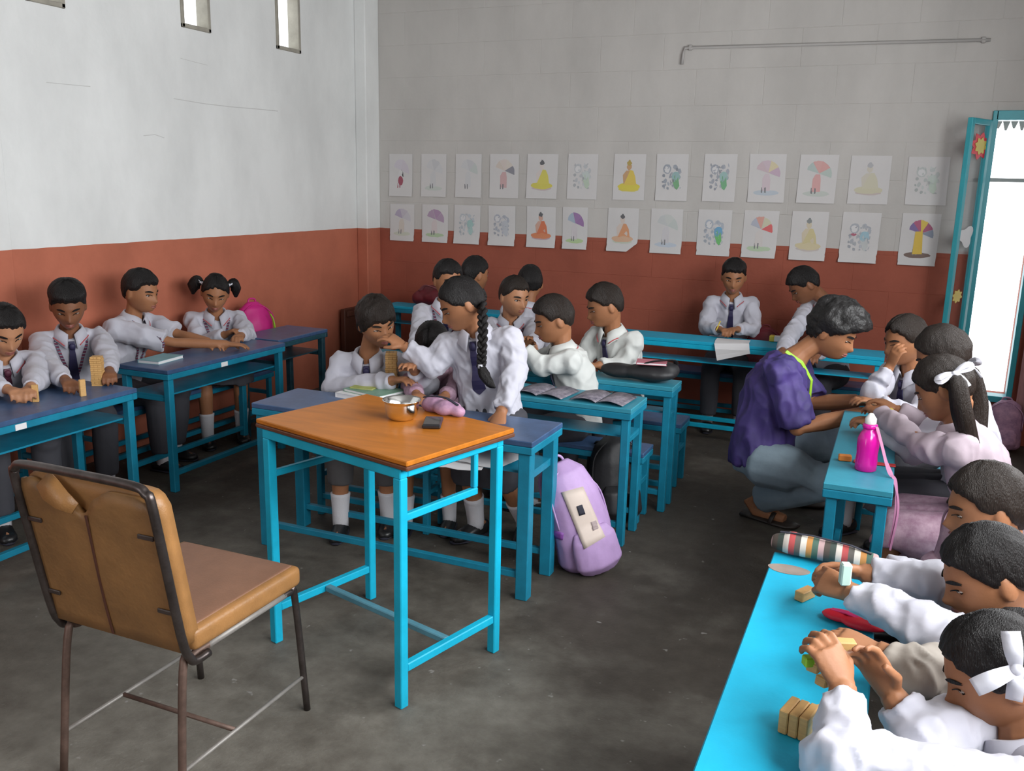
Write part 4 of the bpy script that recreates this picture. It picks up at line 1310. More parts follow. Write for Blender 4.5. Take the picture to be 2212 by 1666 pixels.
LOW = [
    (870, 50, brolly([(.38, .32, .44), (.48, .44, .50), (.52, .50, .54)], (.58, .52, .46), (.52, .54, .44)), 'drawing with a grey violet umbrella, first sheet of the lower row'),
    (941, 54, brolly([(.38, .26, .38), (.36, .22, .36), (.38, .26, .38)], (.60, .52, .52), (.38, .50, .30)), 'drawing with a plum umbrella above green grass, second sheet of the lower row'),
    (1010, 54, garden((.44, .48, .52), (.30, .48, .46), (.34, .50, .48)), 'scribbled drawing with a pale teal bush in the lower row'),
    (1085, 56, garden((.38, .40, .46), (.46, .48, .52), (.46, .48, .52)), 'grey scribbled drawing without colour in the lower row'),
    (1170, 60, seated((.60, .12, .02), (.62, .18, .05), skin=(.56, .32, .24), base=(.46, .30, .34)), 'drawing of a seated figure in a strong orange robe, curled sheet'),
    (1243, 52, brolly([(.34, .42, .52), (.28, .14, .34), (.26, .12, .32)], (.58, .54, .56), (.40, .54, .26)), 'narrow sheet with a violet umbrella and green grass, sixth of the lower row'),
    (1346, 64, seated((.62, .26, .10), (.60, .36, .22), skin=(.60, .50, .44), base=(.48, .52, .42)), 'drawing of a seated figure in pale orange, sheet with a cut corner'),
    (1440, 66, brolly([(.50, .52, .52), (.52, .54, .52), (.48, .52, .50)], (.56, .54, .56), (.46, .52, .60)), 'pale umbrella drawing with a blue pool, eighth sheet of the lower row'),
    (1543, 70, garden((.38, .42, .48), (.10, .32, .52), (.10, .44, .10)), 'scribbled drawing with a blue and green bush in the lower row'),
    (1642, 72, brolly([(.40, .42, .50), (.62, .30, .24), (.56, .54, .38), (.64, .08, .08)], (.60, .56, .54), (.42, .54, .36)), 'drawing with a red, cream and grey umbrella on green ground'),
    (1747, 76, seated((.56, .48, .24), (.58, .50, .30), skin=(.58, .50, .36), hair=(.20, .22, .22), base=(.50, .44, .42)), 'drawing of a seated figure in pale mustard, eleventh sheet of the lower row'),
    (1857, 80, garden((.38, .40, .44), (.28, .46, .54), (.48, .50, .50)) + [((.40, .08, .14), ell(-.17, .04, .08, .025))], 'scribbled drawing with a pale blue bush and a red bow'),
    (1985, 80, brolly([(.16, .10, .30), (.40, .06, .16), (.64, .46, .04), (.34, .05, .14), (.20, .24, .32)], (.66, .42, .02), (.13, .07, .05)) + [((.66, .44, .02), [(-.14, -.32), (-.12, .14), (.08, .14), (.12, -.32)])], 'drawing of a yellow figure under a multicoloured umbrella, last sheet of the lower row'),
]


def sheet(px, wpx, art, label, row, k):
    yt = (333 + 6 * max(0, (px - 1700) / 300)) if row == 0 else (441 + (px - 870) * 0.018)
    yb2 = (424 + (px - 870) * 0.017) if row == 0 else (520 + (px - 870) * 0.048)
    cx = on_y(px, (yt + yb2) / 2, BY)[0]
    zt = on_y(px, yt, BY)[2]; zb = on_y(px, yb2, BY)[2]
    w = abs(on_y(px + wpx / 2, yt, BY)[0] - on_y(px - wpx / 2, yt, BY)[0]) * 1.04
    h = zt - zb
    rs = random.Random(k * 17 + row)
    r = thing('drawing_sheet', label, 'drawing', (cx, BY - 0.010, (zt + zb) / 2), 'children drawings pinned in two rows')
    curl = rs.uniform(0.006, 0.03) if row else rs.uniform(0.0, 0.01)
    tilt = rs.uniform(-0.02, 0.02)
    def S(u, v, d=0.0):       # u,v in -0.5..0.5
        lift = curl * max(0, -v - 0.1) ** 2 * 5
        return (cx + u * w + tilt * v * h, BY - 0.0095 - d - lift - 0.003 * math.cos(u * math.pi) * (1 if row else .4), (zt + zb) / 2 + v * h)
    cut = label.endswith('cut corner')
    vv, ff = [], []
    nu, nv = 9, 22
    for d in (0, 0.0012):
        for j in range(nv):
            for i in range(nu):
                u, v = i / (nu - 1) - .5, j / (nv - 1) - .5
                if cut and v < -0.3: u = min(u, .5 - (-0.3 - v) * 1.6)
                if row and v < -0.35: u *= 1 - 0.04 * rs.random()
                vv.append(S(u, v, d))
    N_ = nu * nv
    for j in range(nv - 1):
        for i in range(nu - 1):
            a = j * nu + i
            ff += [(a, a + nu, a + nu + 1, a + 1), (N_ + a, N_ + a + 1, N_ + a + nu + 1, N_ + a + nu)]
    bd = list(range(nu)) + [j * nu + nu - 1 for j in range(1, nv)] + [(nv - 1) * nu + i for i in range(nu - 2, -1, -1)] + [j * nu for j in range(nv - 2, 0, -1)]
    for q in range(len(bd)):
        a, b = bd[q], bd[(q + 1) % len(bd)]
        ff.append((a, b, N_ + b, N_ + a))
    build('paper', MB().add((vv, ff)), PAPER, r)
    mats, mb = [], MB()
    for li, (c, pol) in enumerate(art):
        m = ink(c)
        if m not in mats: mats.append(m)
        pol = [(x * 0.98, y * 0.95 + 0.02) for x, y in pol]
        jx = [(x + rs.uniform(-.008, .008), y + rs.uniform(-.008, .008)) for x, y in pol]
        # keep each patch on the curved sheet: fan with a centre point
        cxy = np.mean(np.array(jx), 0)
        dd = 0.0019 + min(li, 14) * 0.00012
        n_j = len(jx)
        v = [S(cxy[0], cxy[1], dd)] + [S(cxy[0] + (x - cxy[0]) * .5, cxy[1] + (y - cxy[1]) * .5, dd) for x, y in jx] + [S(x, y, dd) for x, y in jx]
        f = [(0, 1 + i, 1 + (i + 1) % n_j) for i in range(n_j)] + [(1 + i, 1 + n_j + i, 1 + n_j + (i + 1) % n_j, 1 + (i + 1) % n_j) for i in range(n_j)]
        mb.add((v, f), mats.index(m))
    build('drawing', mb, mats, r)


for k, (px, wpx, art, lb) in enumerate(TOP):
    sheet(px, wpx, art, lb, 0, k)
for k, (px, wpx, art, lb) in enumerate(LOW):
    sheet(px, wpx, art, lb, 1, k)


# ------------------------------------------------------------------ people
def sstep(x, a, b):
    t = np.clip((x - a) / (b - a), 0, 1)
    return t * t * (3 - 2 * t)


def head_surf(d):
    """Unit directions (x right, y forward, z up) -> surface of a head about 0.216 high, face included."""
    d = np.asarray(d, float)
    p = d * np.array([0.0745, 0.0915, 0.108])
    x, y, z = p[:, 0].copy(), p[:, 1].copy(), p[:, 2].copy()
    t = np.clip(-z / 0.108, 0, 1)
    fr = sstep(d[:, 1], -0.05, 0.35)
    x = x * (1 - 0.22 * t ** 1.5)
    y = np.where(y < 0, y * (1.04 - 0.40 * t), y)
    g = lambda u, s: np.exp(-(u / s) ** 2)
    add = 0.024 * g(z + 0.088, 0.026) * g(x, 0.030) + 0.013 * g(z + 0.055, 0.035) * g(x, 0.042)
    nz = np.clip((0.014 - z) / 0.042, 0, 1) * np.clip((z + 0.044) / 0.014, 0, 1)
    add += 0.019 * g(x, 0.0105) * nz + 0.007 * g(x, 0.018) * g(z + 0.030, 0.010)
    add += -0.008 * g(np.abs(x) - 0.031, 0.015) * g(z - 0.002, 0.011)
    add += 0.004 * g(z - 0.024, 0.009) * g(x, 0.045)
    add += 0.006 * g(z + 0.057, 0.010) * g(x, 0.020) - 0.003 * g(z + 0.057, 0.0025) * g(x, 0.020)
    add += 0.005 * g(np.abs(x) - 0.045, 0.02) * g(z + 0.028, 0.024)
    y = y + add * fr
    return np.stack([x, y, z], 1)


def sphere_dirs(nu, nv):
    th = np.linspace(-math.pi / 2, math.pi / 2, nv)
    ph = np.linspace(0, 2 * math.pi, nu, endpoint=False)
    T_, P_ = np.meshgrid(th, ph, indexing='ij')
    d = np.stack([np.cos(T_) * np.sin(P_), np.cos(T_) * np.cos(P_), np.sin(T_)], -1).reshape(-1, 3)
    f = []
    for j in range(nv - 1):
        for i in range(nu):
            i2 = (i + 1) % nu
            f.append((j * nu + i, j * nu + i2, (j + 1) * nu + i2, (j + 1) * nu + i))
    return d, f


def face_dirs(xs, zs):
    """Directions whose head surface point has about the given local x, z on the face."""
    xs = np.asarray(xs, float); zs = np.asarray(zs, float)
    d = np.stack([xs / 0.0745, np.zeros_like(xs), zs / 0.108], 1)
    for _ in range(3):
        t = np.clip(-zs / 0.108, 0, 1)
        d[:, 0] = xs / 0.0745 / (1 - 0.22 * t ** 1.5)
        r2 = d[:, 0] ** 2 + d[:, 2] ** 2
        d[:, 1] = np.sqrt(np.clip(1 - r2, 0.02, 1))
    return d / np.linalg.norm(d, axis=1)[:, None]


def hairline(phi, kind):
    a = np.degrees(np.abs(phi))            # 0 front, 180 back
    if kind in ('boy', 'crop'):
        k = [(0, .52), (35, .50), (55, .40), (72, .12), (88, .02), (98, .10), (115, -.30), (140, -.50), (180, -.55)]
    elif kind == 'bangs':
        k = [(0, .30), (35, .26), (55, .08), (75, -.30), (95, -.40), (115, -.50), (140, -.60), (180, -.62)]
    elif kind == 'man':
        k = [(0, .42), (35, .36), (55, .26), (72, .02), (88, -.18), (98, -.10), (115, -.42), (140, -.58), (180, -.62)]
    else:  # girl, pulled back
        k = [(0, .58), (35, .50), (55, .30), (75, .02), (90, -.08), (105, -.22), (125, -.48), (180, -.55)]
    return np.interp(a, [q[0] for q in k], [q[1] for q in k])


def hair_shell(hs, kind, thick, rough, seed, nu=84, nv=50):
    d, f = sphere_dirs(nu, nv)
    p = head_surf(d)
    phi = np.arctan2(d[:, 0], d[:, 1])
    hl = hairline(phi, kind)
    jag = 0.05 * pnoise(d, 16, seed, 1)
    m = sstep(d[:, 2], hl - 0.03 + jag, hl + 0.10 + jag)
    top = sstep(d[:, 2], -0.1, 0.75)
    th = thick * (0.45 + 0.55 * top)
    if kind == 'crop':
        th = thick * (0.25 + 0.75 * sstep(d[:, 2], 0.25, 0.7))
    if kind == 'man':
        th = thick * (0.30 + 0.70 * sstep(d[:, 2], 0.0, 0.7)) * (1 + 0.5 * sstep(d[:, 1], 0.2, 0.8))
    n = pnoise(d * np.array([1, 1, 0.55]), 11, seed, 3) if kind != 'man' else pnoise(d, 8, seed, 3)
    strand = np.sin(phi * 46 + 5 * pnoise(d, 5, seed + 3, 1))
    off = m * (th + rough * n + 0.0011 * strand) - (1 - m) * 0.007
    if kind == 'girl':     # centre parting
        off -= m * 0.006 * np.exp(-(d[:, 0] / 0.035) ** 2) * sstep(d[:, 1], -0.3, 0.2)
    q = (p + d * off[:, None]) * hs
    return q, f


def arm_ik(S, W, l1, l2, pole):
    S = np.array(S, float); W = np.array(W, float)
    v = W - S; D = np.linalg.norm(v)
    if D > (l1 + l2) * 0.995:
        k = D / ((l1 + l2) * 0.995); l1 *= k; l2 *= k
    u = v / D
    a = (l1 ** 2 - l2 ** 2 + D ** 2) / (2 * D)
    h = math.sqrt(max(1e-8, l1 ** 2 - a ** 2))
    pole = np.array(pole, float); pole = nrm(pole - u * (pole @ u))
    return S + u * a + pole * h


def hand_prims(W, f, n, L, side, curl=35, spread=7, thumb_in=0.35):
    """Palm, four unequal bent fingers and a thumb that leaves the side of the palm. side=+1 right, -1 left."""
    f = nrm(f); n = nrm(np.array(n, float) - f * (np.array(n, float) @ f))
    s = np.cross(n, f) * (-1 if side > 0 else 1)      # towards the thumb
    pr = [tube([W - f * 0.06 * L, W + f * 0.10 * L, W + f * 0.30 * L, W + f * 0.48 * L],
               [(0.15 * L, 0.11 * L), (0.19 * L, 0.115 * L), (0.235 * L, 0.105 * L), (0.225 * L, 0.08 * L)], 12, ref=s)]
    lens = [0.42, 0.47, 0.44, 0.35]
    for i in range(4):
        k = 1.5 - i
        b = W + f * (0.44 - 0.015 * abs(k - 0.5)) * L + s * k * 0.118 * L
        az = math.radians(spread * k * 0.8)
        fd = nrm(f * math.cos(az) + s * math.sin(az))
        c = curl * (1 + 0.06 * i)
        pts = [b - f * 0.06 * L, b]
        ang = 0
        for seg, w in ((0.42, 0.45), (0.33, 0.95), (0.25, 0.75)):
            ang += math.radians(c * w)
            pts.append(pts[-1] + (fd * math.cos(ang) + n * math.sin(ang)) * lens[i] * L * seg)
        pr.append(tube(pts, [0.058 * L, 0.056 * L, 0.053 * L, 0.049 * L, 0.038 * L], 8))
    b = W + f * 0.10 * L + s * 0.13 * L
    td = nrm(f * 0.62 + s * 0.75 + n * thumb_in)
    td2 = nrm(f * 0.95 + s * 0.12 + n * (thumb_in + 0.25))
    pr.append(tube([b - s * 0.06 * L, b, b + td * 0.20 * L, b + td * 0.20 * L + td2 * 0.17 * L, b + td * 0.20 * L + td2 * 0.28 * L], [0.085 * L, 0.085 * L, 0.066 * L, 0.06 * L, 0.045 * L], 8))
    return pr


DOWN = np.array([0, 0, -1.0])


def person(label, head, yaw, pitch, body=None, roll=0, S=1.0, hs=1.03, skin=None, hair='boy', hair_t=0.013, hair_r=0.003, hair_m=None,
           nb=None, pel=None, lh=None, rh=None, le=None, re_=None, lhd=None, rhd=None, lhn=None, rhn=None, curl=(35, 35),
           shirt=None, sleeve=1.0, tie=TIE, lany=None, lw=.014, lower='trousers', lower_m=None, seat=0.36, legs=None, vox=0.0055, seed=1, shoes='shoe', socks=True,
           extras=(), piping=True, lips=None, lean=0.10, collar=True, shoe_m=None, group=None):
    skin = skin or SKIN; shirt = shirt or SHIRT; lower_m = lower_m or PANTS; hair_m = hair_m or HAIR
    H = np.array(head, float)
    body = yaw if body is None else body
    cy, sy = math.cos(math.radians(yaw)), math.sin(math.radians(yaw))
    Rh = rotz(yaw - 90)
    cp, sp = math.cos(math.radians(-pitch)), math.sin(math.radians(-pitch))
    Rh = Rh @ np.array([[1, 0, 0], [0, cp, -sp], [0, sp, cp]])
    cr, sr = math.cos(math.radians(roll)), math.sin(math.radians(roll))
    Rh = Rh @ np.array([[cr, 0, sr], [0, 1, 0], [-sr, 0, cr]])
    fb = np.array([math.cos(math.radians(body)), math.sin(math.radians(body)), 0])
    rb_ = np.array([fb[1], -fb[0], 0])
    if nb is None:
        nb = H - np.array([0, 0, 0.150 * hs]) - Rh @ np.array([0, 0.045, 0]) * hs * 0.6 - fb * 0.03
    nb = np.array(nb, float)
    if pel is None:
        pel = np.array([nb[0] - fb[0] * lean, nb[1] - fb[1] * lean, seat + 0.085 * S])
    pel = np.array(pel, float)
    up = nrm(nb - pel)
    right = nrm(np.cross(fb, up)); fwd = nrm(np.cross(up, right))
    TL = np.linalg.norm(nb - pel)
    root = thing('person', label, 'person', (pel[0], pel[1], 0), group)

    # ---- torso axis with a slight slouch
    def ax(t):
        return pel + up * TL * t - fwd * 0.03 * S * math.sin(math.pi * t)
    tors = [(-0.10, .100, .085), (0.0, .118, .095), (0.2, .112, .088), (0.42, .108, .085), (0.65, .122, .092), (0.82, .125, .085), (0.93, .095, .068), (1.0, .055, .052)]
    shw = 0.136 * S
    shd = ax(0.87) + fwd * 0.005
    sR, sL = shd + right * shw, shd - right * shw
    ua, fa = 0.205 * S, 0.185 * S
    HL = 0.142 * S
    arms = []
    for sgn, sh, tgt, el, hd, hn, cu in ((1, sR, rh, re_, rhd, rhn, curl[0]), (-1, sL, lh, le, lhd, lhn, curl[1])):
        if tgt is None:
            tgt = sh + fwd * 0.22 * S - up * 0.24 * S - right * sgn * 0.05
        tgt = np.array(tgt, float)
        if el is None:
            el = arm_ik(sh, tgt, ua, fa, -up * 0.8 + right * sgn * 0.75 - fwd * 0.15)
        el = np.array(el, float)
        fdir = nrm(tgt - el)
        hd = nrm(hd) if hd is not None else fdir
        hn = DOWN if hn is None else np.array(hn, float)
        if abs(hn @ hd) > 0.93:
            hn = np.array([0, 0, -1.0]) if abs(hd[2]) < 0.8 else -fwd
        arms.append((sgn, sh, el, tgt, hd, hn, cu))

    # ---- legs
    hp = 0.075 * S
    if legs is None:
        th, sn = 0.30 * S, 0.0
        ll = []
        for sgn in (1, -1):
            hip = pel + right * sgn * hp - np.array([0, 0, 0.01])
            knee = np.array([hip[0], hip[1], seat + 0.055 * S]) + fb * 0.29 * S + rb_ * sgn * 0.03
            ank = np.array([knee[0], knee[1], 0.075 * S]) + fb * (0.02 if sgn > 0 else -0.05)
            ll.append((hip, knee, ank, fb))
    else:
        ll = []
        for sgn, (kn, an_, fd) in zip((1, -1), legs):
            ll.append((pel + right * sgn * hp - np.array([0, 0, 0.01]), np.array(kn, float), np.array(an_, float), nrm(fd)))

    # ---- the body: one continuous skin
    pr = []
    pr.append(tube([ax(t) for t, a, b in tors], [(a * .86 * S, b * .86 * S) for t, a, b in tors], 16, ref=right))
    nk = H + Rh @ np.array([0, -0.022, -0.055]) * hs
    pr.append(tube([ax(0.93), nb + (nk - nb) * 0.35, nk], [0.055 * S, 0.043 * hs, 0.043 * hs], 12))
    d, f = sphere_dirs(44, 34)
    pr.append(((head_surf(d) * hs) @ Rh.T + H, f))
    for sx in (-1, 1):
        Re = Rh @ rotz(-sx * 18)
        pr.append(ball(H + Rh @ np.array([sx * 0.074, -0.012, -0.008]) * hs, np.array([0.008, 0.019, 0.031]) * hs, 12, 8, Re))
    for sgn, sh, el, w, hd, hn, cu in arms:
        pr.append(tube([ax(0.86), sh, (sh + el) / 2, el, (el * .6 + w * .4), w], [0.046 * S, 0.042 * S, 0.033 * S, 0.027 * S, 0.029 * S, 0.0235 * S], 10))
        pr.append(ball(sh, 0.043 * S)); pr.append(ball(el, 0.027 * S))
        pr += hand_prims(w, hd, hn, HL, sgn, cu)
    for hip, kn, an_, fd in ll:
        pr.append(tube([pel + (hip - pel) * .7, hip + (kn - hip) * .1, (hip + kn) / 2, kn, kn * .7 + an_ * .3, an_], [0.066 * S, 0.066 * S, 0.054 * S, 0.043 * S, 0.044 * S, 0.030 * S], 12))
        pr.append(ball(kn, 0.044 * S))
        pr.append(tube([an_ - fd * 0.03 * S, an_ - [0, 0, 0.04 * S] + fd * 0.0, an_ - [0, 0, 0.05 * S] + fd * 0.11 * S], [0.03 * S, 0.03 * S, 0.02 * S], 8))
    me = union('body', pr, vox, 3)
    put_union('body', me, skin, root)

    # ---- face pieces
    def face(xs, zs, faces, off):
        p = (head_surf(face_dirs(xs, zs)) + np.array([0, 1, 0]) * off) * hs
        return p @ Rh.T + H, faces
    for sx in (-1, 1):
        eo = (head_surf(face_dirs([sx * 0.031], [0.001]))[0] + np.array([0, -0.003, 0])) * hs
        down = pitch > 14
        mb = MB().add(ball(H + Rh @ eo, np.array([0.0135, 0.0075, 0.0032 if down else 0.0062]) * hs, 12, 8, Rh), 0)
        io = eo + np.array([0, 0.0052, -0.0012 if down else 0]) * hs
        mb.add(ball(H + Rh @ io, np.array([0.0058, 0.0032, 0.0026 if down else 0.0055]) * hs, 10, 6, Rh), 1)
        build('eye', mb, [EYE, IRIS], root, smooth=True)
        nn = 9
        u = np.linspace(0, 1, nn)
        xb = sx * (0.016 + 0.034 * u); zc = 0.0215 + 0.005 * np.sin(u * 2.4) - 0.004 * u
        wv = 0.0035 * np.sin(np.pi * (0.12 + 0.8 * u)) + 0.0008
        lo = face(xb, zc - wv, None, 0.0008)[0]; hi = face(xb, zc + wv, None, 0.0008)[0]
        outw = Rh @ np.array([0, 1, 0]) * 0.003 * hs
        v = np.vstack([lo, hi, lo + outw, hi + outw]); f = []
        for i in range(nn - 1):
            a = i
            f += [(2 * nn + a, 2 * nn + a + 1, 3 * nn + a + 1, 3 * nn + a), (a, a + 1, 2 * nn + a + 1, 2 * nn + a), (nn + a, 3 * nn + a, 3 * nn + a + 1, nn + a + 1)]
        build('eyebrow', MB().add((v, f)), hair_m, root)
        # upper lid line
        xb = sx * (0.017 + 0.028 * u); zc = 0.0035 + 0.0035 * np.sin(np.pi * u) - (0.004 if down else 0)
        lo = face(xb, zc - 0.0012, None, -0.001)[0]; hi = face(xb, zc + 0.0012, None, -0.001)[0]
        ow = Rh @ np.array([0, 1, 0]) * 0.006 * hs
        v = np.vstack([lo, hi, lo + ow, hi + ow])
        build('eyelash', MB().add((v, f)), IRIS, root)
    nn = 11
    u = np.linspace(-1, 1, nn)
    mb = MB()
    for z0, hgt in ((-0.0530, 0.0042), (-0.0615, 0.0050)):
        wv = hgt * np.sqrt(np.clip(1 - u ** 2, 0, 1)) + 0.0003
        lo = face(0.0195 * u, z0 - wv, None, -0.001)[0]; hi = face(0.0195 * u, z0 + wv, None, -0.001)[0]
        mid = face(0.0195 * u, z0 + 0 * u, None, 0.0035)[0]
        v = np.vstack([lo, mid, hi]); f = []
        for i in range(nn - 1):
            f += [(i, i + 1, nn + i + 1, nn + i), (nn + i, nn + i + 1, 2 * nn + i + 1, 2 * nn + i)]
        mb.add((v, f))
    build('lips', mb, lips or LIP, root, smooth=True)

    # ---- hair
    hk = {'braid': 'girl', 'pigtails': 'girl', 'ponytail': 'girl', 'loose': 'girl'}.get(hair, hair)
    v, f = hair_shell(hs, hk, hair_t, hair_r, seed)
    build('hair', MB().add((v @ Rh.T + H, f)), hair_m, root, smooth=True)

    # ---- shirt
    prs = []
    ease = 1.0
    shirt_s = [(-0.20 if lower == 'skirt_out' else -0.06, .134, .112), (0.0, .136, .112), (0.2, .132, .106), (0.42, .128, .102), (0.65, .136, .104), (0.82, .134, .094), (0.93, .104, .076), (0.985, .066, .062)]
    prs.append(tube([ax(t) for t, a, b in shirt_s], [(a * S, b * S) for t, a, b in shirt_s], 18, ref=right))
    for sgn, sh, el, w, hd, hn, cu in arms:
        prs.append(ball(sh - right * sgn * 0.008, 0.062 * S))
        if sleeve >= 1:
            e2 = w - nrm(w - el) * 0.018 * S
            prs.append(tube([ax(0.85), sh, (sh + el) / 2, el, (el + e2) / 2, e2 - nrm(w - el) * 0.03 * S, e2], [0.062 * S, 0.062 * S, 0.056 * S, 0.051 * S, 0.045 * S, 0.038 * S, 0.037 * S], 14))
            prs.append(ball(el, 0.052 * S))
        else:
            e2 = sh + (el - sh) * sleeve
            prs.append(tube([ax(0.85), sh, (sh + e2) / 2, e2], [0.062 * S, 0.064 * S, 0.062 * S, 0.062 * S], 14))
    sv = max(0.0065, vox * 1.3)
    def wrk(p):
        n1 = pnoise(p * np.array([1, 1, 0.7]), 26, seed + 11, 2)
        n2 = pnoise(p * np.array([1, 1, 0.8]), 58, seed + 21, 1)
        return 0.0065 * S * (1 - 2 * np.abs(n1)) + 0.0036 * S * (1 - 2.2 * np.abs(n2)) - 0.001 + (0.0022 * (1 - 2.2 * np.abs(pnoise(p, 105, seed + 31, 1))) if vox < 0.005 else 0) + 0.002 * pnoise(p, 60, seed + 5, 1)
    me = union('shirt', prs, sv, 4, disp=wrk)
    sh_o = put_union('shirt', me, shirt, root)
    bvh = bvh_of(me, root)

    def on_front(t, u, off=0.004):
        """Point on the shirt front at height t along the torso, u metres to the right."""
        o_ = ax(t) + right * u
        h = bvh.ray_cast(Vector(tuple(o_)), Vector(tuple(fwd)))
        if h[0] is None:
            return ax(t) + right * u + fwd * 0.1 * S, fwd
        return np.array(h[0]) + fwd * off, np.array(h[1])
    if collar:
        n1, nu = 40, 0
        mb = MB(); v = []; f = []
        cbase = nb + up * 0.002; ang = np.linspace(math.radians(14), math.radians(346), n1)
        for a in ang:
            fa_ = min(a, 2 * math.pi - a)
            dirv = fwd * math.cos(a) + right * math.sin(a)
            k = math.exp(-(fa_ / 0.55) ** 2)
            r0, r1 = 0.052 * S, (0.086 + 0.012 * k) * S
            z0, z1 = 0.030 * S - 0.024 * S * k, -0.020 * S - 0.040 * S * k
            for r_, z_ in ((r0 - 0.004, z0 - 0.03 * S), (r0, z0), (r0 + 0.008, z0 + 0.002), (r1, z1), (r1 - 0.004, z1 - 0.003), (r0 + 0.006, z0 - 0.008)):
                v.append(cbase + dirv * r_ * (1, 1)[0] + up * z_ + fwd * 0.004)
        m_ = 6
        for i in range(n1 - 1):
            for j in range(m_):
                f.append((i * m_ + j, (i + 1) * m_ + j, (i + 1) * m_ + (j + 1) % m_, i * m_ + (j + 1) % m_))
        f.append(tuple(range(m_))); f.append(tuple((n1 - 1) * m_ + j for j in range(m_ - 1, -1, -1)))
        co = build('collar', MB().add((v, f)), shirt, root, smooth=True)
        if piping:
            e_ = [np.array(v[i * m_ + 3]) + up * 0.006 for i in range(1, n1 - 1)]
            e_ = [e_[i] - (e_[i] - cbase) * 0.03 for i in range(len(e_))]
            build('piping', MB().add(tube(e_, 0.0028 * S, 6)), PIPING, co, smooth=True)
    if tie is not None:
        ts = np.linspace(0.945, 0.30, 12)
        pts, nn_ = [], []
        for i, t in enumerate(ts):
            p, n_ = on_front(t, 0.0, 0.006)
            pts.append(p); nn_.append(fwd)
        w_ = [0.026, 0.030, 0.024] + list(np.linspace(0.030, 0.056, 8)) + [0.004]
        tie_o = build('necktie', MB().add(ribbon(pts, nn_, [q * S for q in w_], 0.005)), tie, root)
        k0 = pts[1]
        build('knot', MB().add(ball(k0 + fwd * 0.004, np.array([0.016, 0.011, 0.018]) * S, 10, 7, np.column_stack([right, fwd, up]))), tie, tie_o, smooth=True)
    if lany is not None:
        for sgn in (-1, 1):
            pts = []
            nns = []
            p0 = nb - fwd * 0.02 + right * sgn * 0.062 * S + up * 0.012
            pts.append(p0); nns.append(right * sgn + fwd * 0.3 + up * 0.5)
            for t in np.linspace(0.93, 0.40, 9):
                u = sgn * (0.068 * S * ((t - 0.36) / 0.57) + 0.004)
                p, n_ = on_front(t, u, 0.005)
                pts.append(p); nns.append(fwd)
            build('lanyard', MB().add(ribbon(pts, nns, lw * S, 0.002)), lany, root)

    # ---- lower clothes
    prt = []
    wz = [(-0.14, .110, .10), (-0.02, .130, .108), (0.14, .124, .100)]
    prt.append(tube([ax(t) for t, a, b in wz], [(a * S, b * S) for t, a, b in wz], 16, ref=right))
    is_sk = lower == 'skirt'
    for hip, kn, an_, fd in ll:
        if is_sk:
            e = kn + (an_ - kn) * 0.10
            prt.append(tube([pel, hip + (kn - hip) * .15, (hip + kn) / 2, kn, e], [0.10 * S, 0.098 * S, 0.094 * S, 0.086 * S, 0.088 * S], 12))
        else:
            fr_ = 0.92 if lower == 'trousers' else 0.5
            e = kn + (an_ - kn) * fr_
            prt.append(tube([pel, hip + (kn - hip) * .12, (hip + kn) / 2, kn, (kn + e) / 2, e], [0.092 * S, 0.09 * S, 0.078 * S, 0.066 * S, 0.062 * S, 0.056 * S], 12))
            prt.append(ball(kn, 0.067 * S))
    if is_sk:
        k2 = (ll[0][1] + ll[1][1]) / 2; a2 = k2 + ((ll[0][2] + ll[1][2]) / 2 - k2) * 0.10
        prt.append(tube([pel, (pel + k2) / 2, k2, a2], [0.10 * S, 0.09 * S, 0.08 * S, 0.08 * S], 12))
    me = union(lower if lower != 'skirt_out' else 'skirt', prt, 0.010, 4, disp=lambda p: 0.004 * pnoise(p, 24, seed + 2))
    put_union('skirt' if is_sk else lower, me, lower_m, root)

    # ---- socks and shoes
    for hip, kn, an_, fd in ll:
        fd = np.array([fd[0], fd[1], 0]); fd = nrm(fd); sd = np.array([fd[1], -fd[0], 0])
        A = an_
        if socks:
            dn = nrm(kn - A)
            pts = [A - [0, 0, 0.035 * S], A, A + dn * 0.05 * S, A + dn * 0.11 * S, A + dn * 0.125 * S]
            build('sock', MB().add(tube(pts, [0.036 * S, 0.037 * S, 0.039 * S, 0.044 * S, 0.046 * S], 14)), SOCK, root, smooth=True)
        z0 = A[2] - 0.075 * S
        G = lambda q, z: np.array([A[0], A[1], z0]) + fd * q * S + np.array([0, 0, z * S])
        if shoes == 'sandal':
            so = [tube([G(-0.055, .010), G(0, .010), G(.08, .010), G(.13, .010), G(.16, .012)], [(.028 * S, .009 * S), (.034 * S, .010 * S), (.042 * S, .010 * S), (.040 * S, .010 * S), (.02 * S, .006 * S)], 12, ref=sd)]
            o = build('sandal', MB().add(so[0]), shoe_m or SHOE_BR, root, smooth=True)
            build('strap', MB().add(tube([G(.07, .012) + sd * .042 * S, G(.075, .045) + sd * .02 * S, G(.075, .045) - sd * .02 * S, G(.07, .012) - sd * .042 * S], [(.012, .004)] * 4, 8, ref=fd)), shoe_m or SHOE_BR, o, smooth=True)
        else:
            prof = [(-.062, .034, .026, .030), (-.045, .036, .033, .036), (0.0, .035, .037, .036), (.045, .030, .038, .030), (.085, .024, .041, .024), (.115, .021, .036, .021), (.135, .016, .018, .014)]
            o = build('shoe', MB().add(tube([G(q, z) for q, z, a, b in prof], [(a * S, b * S) for q, z, a, b in prof], 14, ref=sd)), shoe_m or SHOE, root, smooth=True)
            build('sole', MB().add(tube([G(-.066, .006), G(0, .006), G(.085, .006), G(.138, .007)], [(.032 * S, .007 * S), (.038 * S, .007 * S), (.043 * S, .007 * S), (.018 * S, .006 * S)], 12, ref=sd)), DARKNAVY, o, smooth=True)
